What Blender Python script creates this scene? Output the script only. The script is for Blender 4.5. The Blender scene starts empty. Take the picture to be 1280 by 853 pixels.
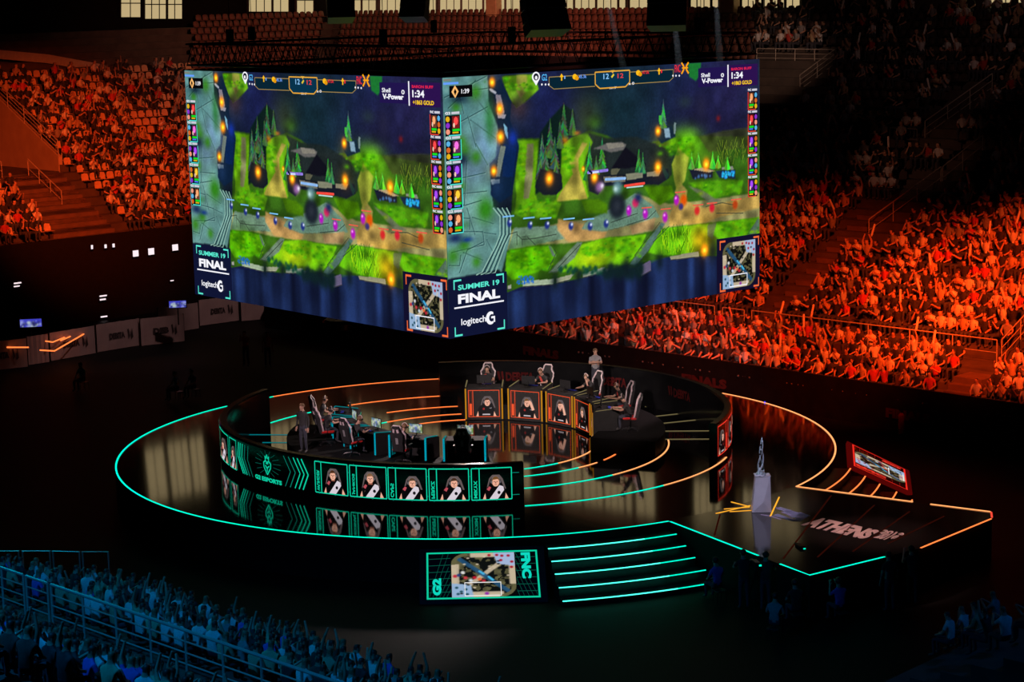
import bpy, bmesh, math, random
import numpy as np
from math import sin, cos, pi, radians, hypot, atan2, sqrt, degrees
from mathutils import Vector, Matrix

random.seed(7)
RN = np.random.RandomState(11)
COL = bpy.context.scene.collection

# ------------------------------------------------------------------ camera
# The stage top lies at z = 1.4 and the arena floor at z = 0.
F_PX, PITCH, ROLL, CAM_H = 2554.5, 0.1721, -0.0221, 17.8
_w = np.array([0, cos(PITCH), -sin(PITCH)])
_rt = np.array([1.0, 0, 0]); _up = np.array([0, sin(PITCH), cos(PITCH)])
_r = _rt * cos(ROLL) + _up * sin(ROLL)
_u = -_rt * sin(ROLL) + _up * cos(ROLL)
CAMP = np.array([0, 0, CAM_H])

def ray(px, py):
    return _w * F_PX + (px - 640) * _r - (py - 426.5) * _u

def at(px, py, z=1.4):
    """point on the horizontal plane z that the photograph shows at px, py"""
    d = ray(px, py); t = (z - CAM_H) / d[2]
    return np.array([d[0] * t, d[1] * t, z])

def proj(P):
    d = np.array(P, float) - CAMP
    return 640 + F_PX * (d @ _r) / (d @ _w), 426.5 - F_PX * (d @ _u) / (d @ _w)

cam_data = bpy.data.cameras.new('camera')
cam = bpy.data.objects.new('camera', cam_data); COL.objects.link(cam)
cam_data.lens = F_PX / 1280 * 36; cam_data.sensor_width = 36
cam_data.clip_end = 600
cam.matrix_world = Matrix(((_r[0], _u[0], -_w[0], 0), (_r[1], _u[1], -_w[1], 0),
                           (_r[2], _u[2], -_w[2], CAM_H), (0, 0, 0, 1)))
S = bpy.context.scene
S.camera = cam
S.view_settings.view_transform = 'Standard'
S.view_settings.look = 'None'
S.view_settings.exposure = 0.0
S.view_settings.gamma = 1.0
S.view_settings.use_curve_mapping = False
wd = bpy.data.worlds.new('dark_hall'); S.world = wd; wd.use_nodes = True
wd.node_tree.nodes['Background'].inputs[0].default_value = (0.02, 0.03, 0.08, 1)
wd.node_tree.nodes['Background'].inputs[1].default_value = 0.012

# --------------------------------------------------------------- materials
MATS = {}
def lin(c):
    return tuple((x / 12.92 if x <= .04045 else ((x + .055) / 1.055) ** 2.4) for x in c)

def pm(name, c1, c2=None, scale=8.0, rough=0.6, metal=0.0, bump=0.0, spec=None, ior=None, coat=0):
    """procedural principled material: two tones mixed by noise, optional bump"""
    m = bpy.data.materials.new(name); m.use_nodes = True
    nt = m.node_tree; b = nt.nodes['Principled BSDF']
    b.inputs['Roughness'].default_value = rough; b.inputs['Metallic'].default_value = metal
    if ior: b.inputs['IOR'].default_value = ior
    if spec is not None: b.inputs['Specular IOR Level'].default_value = spec
    if coat: b.inputs['Coat Weight'].default_value = coat
    c2 = c2 or tuple(x * .75 for x in c1)
    tc = nt.nodes.new('ShaderNodeTexCoord'); n = nt.nodes.new('ShaderNodeTexNoise')
    n.inputs['Scale'].default_value = scale; n.inputs['Detail'].default_value = 3
    nt.links.new(tc.outputs['Object'], n.inputs['Vector'])
    r = nt.nodes.new('ShaderNodeValToRGB')
    r.color_ramp.elements[0].position = .35; r.color_ramp.elements[1].position = .65
    r.color_ramp.elements[0].color = (*c1, 1); r.color_ramp.elements[1].color = (*c2, 1)
    nt.links.new(n.outputs['Fac'], r.inputs[0]); nt.links.new(r.outputs[0], b.inputs['Base Color'])
    if bump:
        bp = nt.nodes.new('ShaderNodeBump'); bp.inputs['Strength'].default_value = bump
        bp.inputs['Distance'].default_value = .02
        nt.links.new(n.outputs['Fac'], bp.inputs['Height']); nt.links.new(bp.outputs[0], b.inputs['Normal'])
    MATS[name] = m
    return m

def em(name, color, strength):
    m = bpy.data.materials.new(name); m.use_nodes = True
    nt = m.node_tree; nt.nodes.remove(nt.nodes['Principled BSDF'])
    e = nt.nodes.new('ShaderNodeEmission'); e.inputs[0].default_value = (*color, 1); e.inputs[1].default_value = strength
    nt.links.new(e.outputs[0], nt.nodes['Material Output'].inputs[0])
    MATS[name] = m
    return m

def vcol_mat(name, strength, gloss=0.0):
    """a lit display: emission read from the picture stored in the mesh colours"""
    m = bpy.data.materials.new(name); m.use_nodes = True
    nt = m.node_tree; b = nt.nodes['Principled BSDF']
    b.inputs['Base Color'].default_value = (.004, .004, .005, 1)
    b.inputs['Roughness'].default_value = .5 if not gloss else gloss
    b.inputs['Specular IOR Level'].default_value = .2
    a = nt.nodes.new('ShaderNodeVertexColor'); a.layer_name = 'col'
    nt.links.new(a.outputs[0], b.inputs['Emission Color'])
    b.inputs['Emission Strength'].default_value = strength
    MATS[name] = m
    return m

pm('stage_gloss', (.004, .004, .005), (.007, .006, .006), 3, .06, ior=2.3)
pm('runway_gloss', (.010, .009, .009), (.016, .013, .012), 1.2, .10, ior=2.1)
pm('stage_side', (.004, .004, .004), (.006, .006, .006), 4, .7, spec=.2)
pm('arena_floor', (.003, .0035, .0035), (.005, .0055, .0055), 2, .6, spec=.12)
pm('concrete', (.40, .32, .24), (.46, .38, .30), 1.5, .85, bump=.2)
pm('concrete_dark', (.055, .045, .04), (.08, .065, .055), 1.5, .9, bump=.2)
pm('step_wood', (.10, .07, .05), (.14, .09, .06), 2, .8)
pm('rail_metal', (.55, .50, .45), (.62, .58, .5), 6, .4, .3)
pm('rail_dark', (.16, .15, .15), (.2, .19, .19), 6, .4, .3)
pm('black_metal', (.008, .008, .009), (.014, .014, .015), 6, .4, .5)
pm('black_matte', (.006, .006, .006), (.01, .01, .01), 6, .8)
pm('black_plastic', (.012, .012, .013), (.02, .02, .022), 10, .35)
pm('wall_black_gloss', (.008, .008, .009), (.012, .012, .013), 2, .18)
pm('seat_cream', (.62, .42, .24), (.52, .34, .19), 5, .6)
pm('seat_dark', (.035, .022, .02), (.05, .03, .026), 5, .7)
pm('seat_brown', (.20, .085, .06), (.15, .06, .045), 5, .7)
pm('fabric_black', (.012, .012, .014), (.02, .02, .022), 20, .8)
pm('chair_white', (.62, .50, .52), (.70, .58, .60), 12, .5)
pm('chair_red', (.55, .015, .012), (.45, .01, .01), 12, .5)
pm('skin', (.52, .31, .22), (.46, .26, .18), 10, .55)
pm('skin_dark', (.34, .19, .13), (.30, .17, .11), 10, .55)
pm('hair_dark', (.02, .014, .01), (.035, .025, .018), 30, .6)
pm('hair_brown', (.16, .09, .045), (.22, .13, .07), 30, .6)
pm('shirt_white', (.72, .72, .72), (.62, .62, .62), 15, .8)
pm('shirt_grey', (.28, .28, .29), (.22, .22, .23), 15, .8)
pm('shirt_black', (.018, .018, .02), (.03, .03, .03), 15, .8)
pm('shirt_red', (.55, .05, .04), (.45, .04, .03), 15, .8)
pm('shirt_blue', (.06, .13, .62), (.05, .10, .5), 15, .8)
pm('shirt_yellow', (.55, .52, .12), (.48, .44, .1), 15, .8)
pm('shirt_green', (.2, .42, .25), (.16, .36, .2), 15, .8)
pm('shirt_tan', (.5, .36, .22), (.42, .3, .18), 15, .8)
pm('trousers', (.03, .035, .05), (.045, .05, .07), 15, .85)
pm('trousers_pale', (.3, .26, .2), (.25, .22, .17), 15, .85)
pm('shoe', (.05, .05, .05), (.08, .08, .08), 15, .6)
pm('stick_white', (.8, .75, .7), (.7, .66, .62), 4, .4)
pm('banner_cloth', (.42, .29, .27), (.36, .24, .23), 1.2, .85, bump=.3)
pm('banner_ink', (.03, .018, .018), (.05, .03, .03), 8, .85)
pm('banner_dark', (.003, .0025, .003), (.005, .004, .004), 2, .8, spec=.1)
pm('wall_red_ink', (.13, .014, .014), (.08, .01, .01), 3, .8, spec=.1)
pm('banner_red_ink', (.05, .012, .012), (.035, .008, .008), 3, .8, spec=.1)
pm('pedestal', (.62, .60, .66), (.52, .50, .56), 2, .3)
pm('trophy_silver', (.80, .86, .92), (.45, .60, .66), 14, .2, .35)
pm('glass_dark', (.02, .02, .03), (.03, .03, .04), 2, .08)
pm('floor_letter', (.60, .42, .40), (.45, .31, .30), 2.5, .7)
pm('floor_logo', (.36, .33, .48), (.28, .26, .38), 2.5, .6)
pm('seam_red', (.22, .04, .02), (.12, .02, .015), 2, .5)
pm('key_blue', (.05, .08, .7), (.04, .06, .6), 8, .5)
em('led_teal', (0.0, .80, .50), 1.5)
em('led_teal_step', (.06, 1.0, .72), 2.2)
em('led_teal_dim', (0.0, .40, .45), .45)
em('led_teal_panel', (0.0, .34, .46), .8)
em('led_orange', (1.0, .20, .045), 1.6)
em('led_orange_pale', (1.0, .36, .12), 1.5)
em('led_gold', (.85, .36, .02), .55)
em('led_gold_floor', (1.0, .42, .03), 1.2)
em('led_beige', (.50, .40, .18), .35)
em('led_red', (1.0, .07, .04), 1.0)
em('housing_red_glow', (.6, .012, .010), .13)  # dim red emission put into the housing of the red floor screen
em('seam_glow', (.40, .05, .02), .06)  # tile seams of the runway given a faint glow of their own
em('lamp_white', (1, .8, .85), 1.1)
em('lamp_red', (1, .02, .01), 1.5)
em('lamp_blue', (.05, .05, 1), 1.5)
em('window_beige', (.95, .72, .36), .55)
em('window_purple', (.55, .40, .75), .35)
em('screen_small', (.30, .32, .85), .9)
vcol_mat('display', 1.0)
vcol_mat('display_gloss', 1.0, .25)

# ------------------------------------------------------------ mesh builder
class MB:
    def __init__(s): s.v, s.f, s.m, s.names = [], [], [], []
    def mi(s, mat):
        if mat not in s.names: s.names.append(mat)
        return s.names.index(mat)
    def add(s, vs, fs, mat):
        o = len(s.v); s.v += [tuple(map(float, p)) for p in vs]
        k = s.mi(mat)
        for f in fs: s.f.append(tuple(o + i for i in f)); s.m.append(k)
        return s
    def box(s, c, d, mat, rz=0, bev=0, M=None):
        hx, hy, hz = d[0] / 2, d[1] / 2, d[2] / 2
        if bev:
            b = min(bev, hx * .9, hy * .9, hz * .9)
            bm = bmesh.new(); bmesh.ops.create_cube(bm, size=1)
            for q in bm.verts: q.co = Vector((q.co.x * d[0], q.co.y * d[1], q.co.z * d[2]))
            bmesh.ops.bevel(bm, geom=bm.edges[:], offset=b, segments=1, profile=.5, affect='EDGES')
            bm.verts.ensure_lookup_table()
            vs = [q.co.copy() for q in bm.verts]; fs = [[q.index for q in f.verts] for f in bm.faces]
            bm.free()
        else:
            vs = [Vector((x, y, z)) for z in (-hz, hz) for y in (-hy, hy) for x in (-hx, hx)]
            fs = [(0, 2, 3, 1), (4, 5, 7, 6), (0, 1, 5, 4), (2, 6, 7, 3), (0, 4, 6, 2), (1, 3, 7, 5)]
        R = Matrix.Rotation(rz, 3, 'Z') if M is None else M
        return s.add([(R @ q) + Vector(c) for q in vs], fs, mat)
    def tube(s, pts, r, mat, n=6, cap=True):
        pts = [Vector(p) for p in pts]; rs = r if isinstance(r, (list, tuple)) else [r] * len(pts)
        vs, fs = [], []
        for i, p in enumerate(pts):
            t = (pts[min(i + 1, len(pts) - 1)] - pts[max(i - 1, 0)])
            if t.length < 1e-9: t = Vector((0, 0, 1))
            t.normalize()
            a = t.cross(Vector((0, 0, 1)))
            if a.length < 1e-3: a = t.cross(Vector((0, 1, 0)))
            a.normalize(); b = t.cross(a)
            for k in range(n):
                an = 2 * pi * k / n
                vs.append(p + (a * cos(an) + b * sin(an)) * rs[i])
        for i in range(len(pts) - 1):
            for k in range(n):
                fs.append((i * n + k, i * n + (k + 1) % n, (i + 1) * n + (k + 1) % n, (i + 1) * n + k))
        if cap:
            fs.append(tuple(range(n))[::-1]); fs.append(tuple((len(pts) - 1) * n + k for k in range(n)))
        return s.add(vs, fs, mat)
    def prism(s, poly, z0, z1, mat, side=None):
        n = len(poly)
        vs = [(p[0], p[1], z0) for p in poly] + [(p[0], p[1], z1) for p in poly]
        s.add(vs, [tuple(range(n))[::-1], tuple(range(n, 2 * n))], mat)
        s.add(vs, [(i, (i + 1) % n, n + (i + 1) % n, n + i) for i in range(n)], side or mat)
        return s
    def hull(s, quad_a, quad_b, mat):
        n = len(quad_a)
        vs = list(quad_a) + list(quad_b)
        return s.add(vs, [tuple(range(n))[::-1], tuple(range(n, 2 * n))] +
                     [(i, (i + 1) % n, n + (i + 1) % n, n + i) for i in range(n)], mat)
    def strip(s, pts, w, h, mat):
        """flat LED profile of width w and height h laid along 3-D points"""
        P = [Vector(p) for p in pts]; L, Rr = [], []
        for i, p in enumerate(P):
            t = P[min(i + 1, len(P) - 1)] - P[max(i - 1, 0)]; t.z = 0; t.normalize()
            q = Vector((-t.y, t.x, 0)) * (w / 2)
            L.append(p + q); Rr.append(p - q)
        vs = []
        for a, b in zip(L, Rr): vs += [a, b, a + Vector((0, 0, h)), b + Vector((0, 0, h))]
        fs = []
        for i in range(len(P) - 1):
            a, b = 4 * i, 4 * i + 4
            fs += [(a + 2, a + 3, b + 3, b + 2), (a, b, b + 1, a + 1), (a, a + 2, b + 2, b), (a + 1, b + 1, b + 3, a + 3)]
        fs += [(0, 1, 3, 2), (len(vs) - 4, len(vs) - 2, len(vs) - 1, len(vs) - 3)]
        return s.add(vs, fs, mat)
    def mesh(s, name, smooth=False):
        me = bpy.data.meshes.new(name); me.from_pydata(s.v, [], s.f)
        for q in s.names: me.materials.append(MATS[q])
        me.polygons.foreach_set('material_index', s.m)
        if smooth: me.polygons.foreach_set('use_smooth', [True] * len(s.f))
        me.update()
        return me
    def build(s, name, parent=None, loc=(0, 0, 0), rz=0, smooth=False):
        return link(name, s.mesh(name, smooth), parent, loc, rz)

def link(name, me, parent=None, loc=(0, 0, 0), rz=0):
    o = bpy.data.objects.new(name, me); COL.objects.link(o)
    o.location = loc; o.rotation_euler = (0, 0, rz)
    if parent: o.parent = parent
    return o

def tag(o, label, cat, group=None, kind=None):
    o['label'] = label; o['category'] = cat
    if group: o['group'] = group
    if kind: o['kind'] = kind
    return o

def thing(name, label, cat, loc=(0, 0, 0), rz=0, group=None):
    return tag(link(name, None, None, loc, rz), label, cat, group)

def struct(name, mb, label=None, cat=None):
    o = mb.build(name) if isinstance(mb, MB) else mb
    o['kind'] = 'structure'
    if label: o['label'] = label
    if cat: o['category'] = cat
    return o

def dup(root, loc, rz, label, group=None):
    r = root.copy(); COL.objects.link(r); r.location = loc; r.rotation_euler = (0, 0, rz)
    r['label'] = label
    if group: r['group'] = group
    for ch in list(root.children):
        c = ch.copy(); COL.objects.link(c); c.parent = r
        for g in ch.children:
            d = g.copy(); COL.objects.link(d); d.parent = c
    return r

# ------------------------------------------------------------ flat artwork
_tc = {}
def text2d(s, bold=0.02, shear=0.0):
    k = (s, bold, shear)
    if k in _tc: return _tc[k]
    cu = bpy.data.curves.new('t', 'FONT'); cu.body = s; cu.size = 1; cu.offset = bold; cu.shear = shear
    cu.resolution_u = 3
    o = bpy.data.objects.new('t', cu); COL.objects.link(o)
    bpy.context.view_layer.update()
    me = bpy.data.meshes.new_from_object(o.evaluated_get(bpy.context.evaluated_depsgraph_get()))
    vs = np.array([v.co[:2] for v in me.vertices]); fs = [tuple(p.vertices) for p in me.polygons]
    bpy.data.objects.remove(o); bpy.data.curves.remove(cu); bpy.data.meshes.remove(me)
    lo, hi = vs.min(0), vs.max(0)
    vs = (vs - lo) / (hi - lo)
    _tc[k] = (vs, fs)
    return _tc[k]

class Art:
    """flat coloured polygons in some 2-D frame, mapped later onto a surface"""
    def __init__(s): s.v, s.f, s.c, s.l = [], [], [], []
    def poly(s, pts, col, layer=1):
        o = len(s.v); s.v += [tuple(map(float, p)) for p in pts]
        s.l += [layer] * len(pts); s.c += [lin(col)] * len(pts)
        s.f.append(tuple(range(o, o + len(pts))))
    def rect(s, x0, y0, x1, y1, col, layer=1, n=1):
        for i in range(n):
            a = x0 + (x1 - x0) * i / n; b = x0 + (x1 - x0) * (i + 1) / n
            s.poly([(a, y0), (b, y0), (b, y1), (a, y1)], col, layer)
    def frame(s, x0, y0, x1, y1, wx, wy, col, layer=1, n=1):
        s.rect(x0, y0, x1, y0 + wy, col, layer, n); s.rect(x0, y1 - wy, x1, y1, col, layer, n)
        s.rect(x0, y0, x0 + wx, y1, col, layer); s.rect(x1 - wx, y0, x1, y1, col, layer)
    def line(s, pts, w, col, layer=1, asp=1.0):
        for a, b in zip(pts[:-1], pts[1:]):
            dx, dy = (b[0] - a[0]) * asp, b[1] - a[1]; L = hypot(dx, dy) or 1
            nx, ny = -dy / L * w / 2 / asp, dx / L * w / 2
            s.poly([(a[0] + nx, a[1] + ny), (a[0] - nx, a[1] - ny), (b[0] - nx, b[1] - ny), (b[0] + nx, b[1] + ny)], col, layer)
    def disc(s, x, y, rx, ry, col, layer=1, n=14, a0=0, a1=2 * pi):
        s.poly([(x + rx * cos(a0 + (a1 - a0) * k / n), y + ry * sin(a0 + (a1 - a0) * k / n)) for k in range(n + (a1 - a0 < 6))], col, layer)
    def text(s, txt, x0, y0, x1, y1, col, layer=2, bold=.02, shear=0, rot=0):
        vs, fs = text2d(txt, bold, shear)
        o = len(s.v)
        for u, v in vs:
            if rot == 90: u, v = 1 - v, u       # reads upwards
            elif rot == -90: u, v = v, 1 - u
            s.v.append((x0 + (x1 - x0) * u, y0 + (y1 - y0) * v))
        s.l += [layer] * len(vs); s.c += [lin(col)] * len(vs)
        s.f += [tuple(o + i for i in f) for f in fs]
    def mesh(s, name, fn, mat='display', step=.006):
        me = bpy.data.meshes.new(name)
        me.from_pydata([fn(x, y, l * step) for (x, y), l in zip(s.v, s.l)], [], s.f)
        ca = me.color_attributes.new('col', 'FLOAT_COLOR', 'POINT')
        ca.data.foreach_set('color', np.c_[np.array(s.c), np.ones(len(s.c))].astype('f').ravel())
        me.materials.append(MATS[mat]); me.update()
        return me

def grid_mesh(name, img, fn, mat='display'):
    """a display surface: img is rows x cols x 3 in linear colour, row 0 at the top"""
    h, w = img.shape[:2]
    vs = [fn(i / (w - 1), 1 - j / (h - 1), 0) for j in range(h) for i in range(w)]
    idx = np.arange(h * w).reshape(h, w)
    fs = np.stack([idx[1:, :-1], idx[1:, 1:], idx[:-1, 1:], idx[:-1, :-1]], -1).reshape(-1, 4)
    me = bpy.data.meshes.new(name)
    me.vertices.add(h * w); me.vertices.foreach_set('co', np.array(vs, 'f').ravel())
    me.loops.add(fs.size); me.loops.foreach_set('vertex_index', fs.ravel())
    me.polygons.add(len(fs)); me.polygons.foreach_set('loop_start', np.arange(0, fs.size, 4))
    me.update(calc_edges=True)
    ca = me.color_attributes.new('col', 'FLOAT_COLOR', 'POINT')
    ca.data.foreach_set('color', np.concatenate([img.reshape(-1, 3), np.ones((h * w, 1))], 1).astype('f').ravel())
    me.materials.append(MATS[mat])
    return me
# ============================================================ PICTURE CANVAS
def blur(a, n=1):
    for _ in range(n):
        a = (np.roll(a, 1, 0) + np.roll(a, -1, 0) + 2 * a) / 4
        a = (np.roll(a, 1, 1) + np.roll(a, -1, 1) + 2 * a) / 4
    return a

def vnoise(h, w, cell, rs):
    gh, gw = int(h / cell) + 3, int(w / cell) + 3
    g = rs.rand(gh, gw)
    y = np.arange(h) / cell; x = np.arange(w) / cell
    yi, xi = y.astype(int), x.astype(int)
    fy, fx = (y - yi)[:, None], (x - xi)[None, :]
    fy, fx = fy * fy * (3 - 2 * fy), fx * fx * (3 - 2 * fx)
    a = g[yi][:, xi]; b = g[yi][:, xi + 1]; c = g[yi + 1][:, xi]; d = g[yi + 1][:, xi + 1]
    return (a * (1 - fx) + b * fx) * (1 - fy) + (c * (1 - fx) + d * fx) * fy

class Canvas:
    def __init__(s, w, h, base, tf=None):
        s.w, s.h = w, h; s.a = np.zeros((h, w, 3)) + np.array(base) / 255.; s.tf = tf or (lambda x, y: (x, y))
        s.X, s.Y = np.meshgrid(np.arange(w) + .5, np.arange(h) + .5)
    def P(s, pts): return [s.tf(*p) for p in pts]
    def mask(s, pts, soft=0):
        m = np.zeros((s.h, s.w), bool); n = len(pts)
        for i in range(n):
            x0, y0 = pts[i]; x1, y1 = pts[(i + 1) % n]
            if y0 == y1: continue
            c = (s.Y > min(y0, y1)) & (s.Y <= max(y0, y1)) & (s.X < (s.Y - y0) * (x1 - x0) / (y1 - y0) + x0)
            m ^= c
        m = m.astype(float)
        return blur(m, soft) if soft else m
    def mix(s, m, col, al=1.0):
        m = (m * al)[..., None]; s.a = s.a * (1 - m) + np.array(col) / 255. * m
    def poly(s, pts, col, soft=2, al=1.0): s.mix(s.mask(s.P(pts), soft), col, al)
    def blob(s, c, r, col, al=1.0, asp=1.0, p=2.0):
        x, y = s.tf(*c); x2, _ = s.tf(c[0] + r, c[1]); rr = abs(x2 - x)
        d = ((s.X - x) / rr) ** 2 + ((s.Y - y) / (rr * asp)) ** 2
        s.mix(np.exp(-d ** (p / 2)), col, al)
    def glow(s, c, r, col, k=1.0, asp=1.0):
        x, y = s.tf(*c); x2, _ = s.tf(c[0] + r, c[1]); rr = abs(x2 - x)
        d = ((s.X - x) / rr) ** 2 + ((s.Y - y) / (rr * asp)) ** 2
        s.a = np.clip(s.a + np.exp(-d)[..., None] * np.array(col) / 255. * k, 0, 1)
    def line(s, pts, w, col, al=1.0, soft=0):
        P = s.P(pts); m = np.zeros((s.h, s.w))
        for (x0, y0), (x1, y1) in zip(P[:-1], P[1:]):
            dx, dy = x1 - x0, y1 - y0; L = dx * dx + dy * dy or 1
            t = np.clip(((s.X - x0) * dx + (s.Y - y0) * dy) / L, 0, 1)
            d = np.hypot(s.X - x0 - t * dx, s.Y - y0 - t * dy)
            m = np.maximum(m, np.clip(w / 2 + .5 - d, 0, 1))
        s.mix(blur(m, soft) if soft else m, col, al)
    def out(s):
        a = np.clip(s.a, 0, 1)
        return np.where(a <= .04045, a / 12.92, ((a + .055) / 1.055) ** 2.4)

# homography from the photographed screen to its own plane (u right, v down, 0..1)
def homography(src):
    dst = [(0, 0), (1, 0), (0, 1), (1, 1)]; A, b = [], []
    for (x, y), (u, v) in zip(src, dst):
        A += [[x, y, 1, 0, 0, 0, -u * x, -u * y], [0, 0, 0, x, y, 1, -v * x, -v * y]]; b += [u, v]
    h = np.linalg.solve(np.array(A), np.array(b))
    return lambda x, y: ((h[0] * x + h[1] * y + h[2]) / (h[6] * x + h[7] * y + 1), (h[3] * x + h[4] * y + h[5]) / (h[6] * x + h[7] * y + 1))
HR = homography([(554, 95.8), (948.4, 74.2), (561, 424.4), (950.2, 358.3)])
CW, CH = 672, 378
def tf_r(x, y):
    u, v = HR(x, y); return u * CW, v * CH
def crop(ox, oy, k=6.093):
    return lambda *p: [(ox + p[i] / k, oy + p[i + 1] / k) for i in range(0, len(p), 2)]
cA, cB, cC, cD, cE, cF = crop(555, 80), crop(755, 65), crop(555, 200), crop(755, 200), crop(555, 300), crop(755, 280)

def paint_landscape():
    rs = np.random.RandomState(5)
    c = Canvas(CW, CH, (20, 30, 46), tf_r)
    n1 = vnoise(CH, CW, 34, rs); n2 = vnoise(CH, CW, 9, rs); n3 = vnoise(CH, CW, 3, rs)
    dark = c.a * (0.65 + .7 * n1[..., None]); c.a = dark
    c.blob(cA(860, 300)[0], 40, (22, 22, 70), .8); c.blob(cB(640, 230)[0], 45, (28, 40, 85), .7); c.blob(cB(150, 470)[0], 60, (16, 42, 48), .6)
    c.blob(cB(950, 300)[0], 36, (34, 26, 66), .7, 1.4); c.blob(cB(700, 500)[0], 40, (22, 20, 48), .8)
    G1, G2, OL = (70, 135, 12), (98, 150, 20), (92, 96, 34)
    tan, path = (150, 122, 66), (98, 112, 90)
    # lower meadow and lane
    c.poly(cA(560, 560, 730, 560, 900, 600, 1110, 500, 1249, 540) + cB(250, 760, 380, 680, 560, 650, 720, 640, 900, 640, 1110, 640, 1190, 560) + cD(1190, 853) + cF(1190, 300) + cE(470, 420), (46, 84, 20), 3)
    c.blob(cB(640, 690)[0], 17, (96, 170, 20), .9, .7); c.blob(cB(570, 740)[0], 17, (80, 160, 10), .9, .8)
    c.blob(cB(450, 730)[0], 14, OL, .7, .8)
    c.poly(cB(150, 700, 400, 690, 380, 850) + cD(300, 110, 0, 130) + cB(0, 690), (42, 44, 50), 4)
    # grass corridor at left
    c.poly(cA(565, 575, 725, 575) + cC(700, 200, 720, 330, 560, 330, 540, 0), (86, 140, 14), 3)
    c.poly(cA(640, 600, 690, 600) + cC(680, 150, 650, 290, 610, 300, 630, 0), (110, 112, 74), 3)
    c.poly(cA(450, 90, 700, 70, 730, 190, 620, 290, 560, 330, 500, 250), (88, 140, 22), 3)
    c.poly(cA(560, 80, 640, 80, 640, 200, 590, 260, 560, 200), (140, 130, 60), 4, .8)
    c.blob(cA(580, 320)[0], 12, (60, 44, 50), .8)
    c.poly(cA(1110, 520, 1249, 560) + cB(250, 640, 400, 700, 560, 760, 520, 853) + cD(520, 110, 440, 170, 250, 190, 0, 190) + cC(1120, 230, 1080, 60) + cA(1090, 740), (26, 34, 34), 5, .92)
    c.poly(cB(720, 640, 900, 600, 1190, 560, 1190, 720, 1000, 740, 800, 760), (52, 58, 28), 5, .75)
    # green diagonal corridor
    c.poly(cA(900, 610, 1000, 540, 1100, 525, 1140, 590, 1090, 700) + cC(1060, 60, 1110, 280, 860, 300, 900, 0), (90, 150, 16), 3)
    c.poly(cA(1060, 590, 1100, 600, 1030, 720) + cC(1030, 60, 1100, 290, 860, 310, 900, 230, 990, 100, 960, 0) + cA(980, 740), (152, 140, 58), 3)
    c.blob(cA(1140, 440)[0], 9, (60, 130, 30), .9, .7); c.blob(cA(1100, 380)[0], 17, (44, 64, 34), .5)
    # lane in front, stone and sand
    c.poly(cC(530, 520, 700, 520, 900, 470, 1249, 420) + cD(0, 400, 250, 250, 500, 330, 800, 300, 1190, 240, 1190, 440, 820, 470, 500, 510, 200, 570, 0, 590) + cC(940, 630, 700, 640, 480, 680, 500, 560), (128, 124, 78), 3)
    c.poly(cC(540, 510, 860, 490, 940, 590, 700, 640, 490, 680), (92, 118, 100), 2)
    c.poly(cC(870, 440, 1020, 470, 1249, 540) + cD(0, 600) + cC(1080, 610, 950, 620, 870, 530), (168, 128, 76), 4, .9)
    c.poly(cD(0, 400, 240, 250, 380, 340, 430, 430, 200, 490, 0, 540) + cC(1050, 520, 1100, 450), (86, 120, 106), 3, .9)
    c.poly(cD(500, 420, 560, 280, 760, 360, 1190, 250, 1190, 360, 880, 430, 780, 470, 500, 500), (164, 132, 66), 4, .9)
    c.poly(cD(200, 500, 400, 430, 380, 520, 220, 560), (150, 118, 80), 3, .8)
    c.poly(cD(540, 240, 580, 160, 640, 230, 620, 330), (160, 136, 72), 3, .8)
    c.poly(cB(520, 853, 570, 720, 650, 800) + cD(620, 150, 560, 240, 540, 160), (140, 140, 50), 3, .8)
    c.poly(cD(640, 190, 800, 240, 900, 310, 800, 320), (96, 100, 84), 3, .8)
    # lit patches of grass
    c.poly(cC(1050, 300, 1180, 290, 1249, 330, 1249, 400, 1090, 400), (60, 100, 10), 4)
    c.poly(cD(310, 200, 520, 190, 540, 270, 430, 340, 360, 290), (66, 116, 8), 4)
    c.poly(cD(640, 170, 850, 150, 1060, 150, 1050, 220, 850, 290, 760, 230), (70, 128, 16), 4)
    c.poly(cC(560, 280, 700, 300, 900, 320, 860, 440, 600, 430, 540, 400), (84, 140, 18), 4)
    c.poly(cC(480, 690, 700, 650, 830, 650, 860, 720, 800, 800, 700, 853) + cE(520, 300, 470, 240), (80, 152, 10), 3)
    c.poly(cC(1050, 640, 1249, 580) + cD(0, 590, 330, 560, 260, 700, 180, 800) + cE(1249, 180, 900, 240), (92, 160, 12), 3)
    c.blob(cE(1140, 130)[0], 22, (172, 176, 20), .7, .5); c.blob(cE(640, 150)[0], 24, (72, 160, 0), .6, .6)
    c.poly(cD(420, 560, 480, 510, 800, 480, 790, 640, 660, 720, 430, 720, 340, 700), (88, 160, 16), 3)
    c.blob(cD(740, 600)[0], 15, (176, 130, 16), .8, .9)
    c.poly(cD(860, 470, 1190, 430, 1190, 580, 880, 600, 830, 560), (84, 152, 14), 3)
    c.poly(cD(1090, 560, 1180, 430, 1190, 540, 1120, 570), (74, 98, 80), 2)
    c.poly(cD(470, 480, 440, 470, 200, 790, 250, 800, 340, 690), (70, 96, 88), 2)
    c.poly(cC(1060, 620, 1020, 620, 800, 853, 860, 853, 1000, 740), (92, 112, 92), 2)
    c.poly(cE(820, 40, 860, 120, 830, 120, 800, 40), (84, 110, 88), 2)
    c.poly(cD(790, 490, 860, 470, 830, 600, 790, 570), (96, 104, 70), 3, .8)
    # variation of the grass
    n2 = vnoise(CH, CW, 15, rs); g = (c.a[..., 1] > c.a[..., 2] * 1.25)[..., None]
    c.a = np.where(g, c.a * (.62 + .62 * n2[..., None]), c.a * (.8 + .25 * n2[..., None] + .12 * n3[..., None]))
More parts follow.
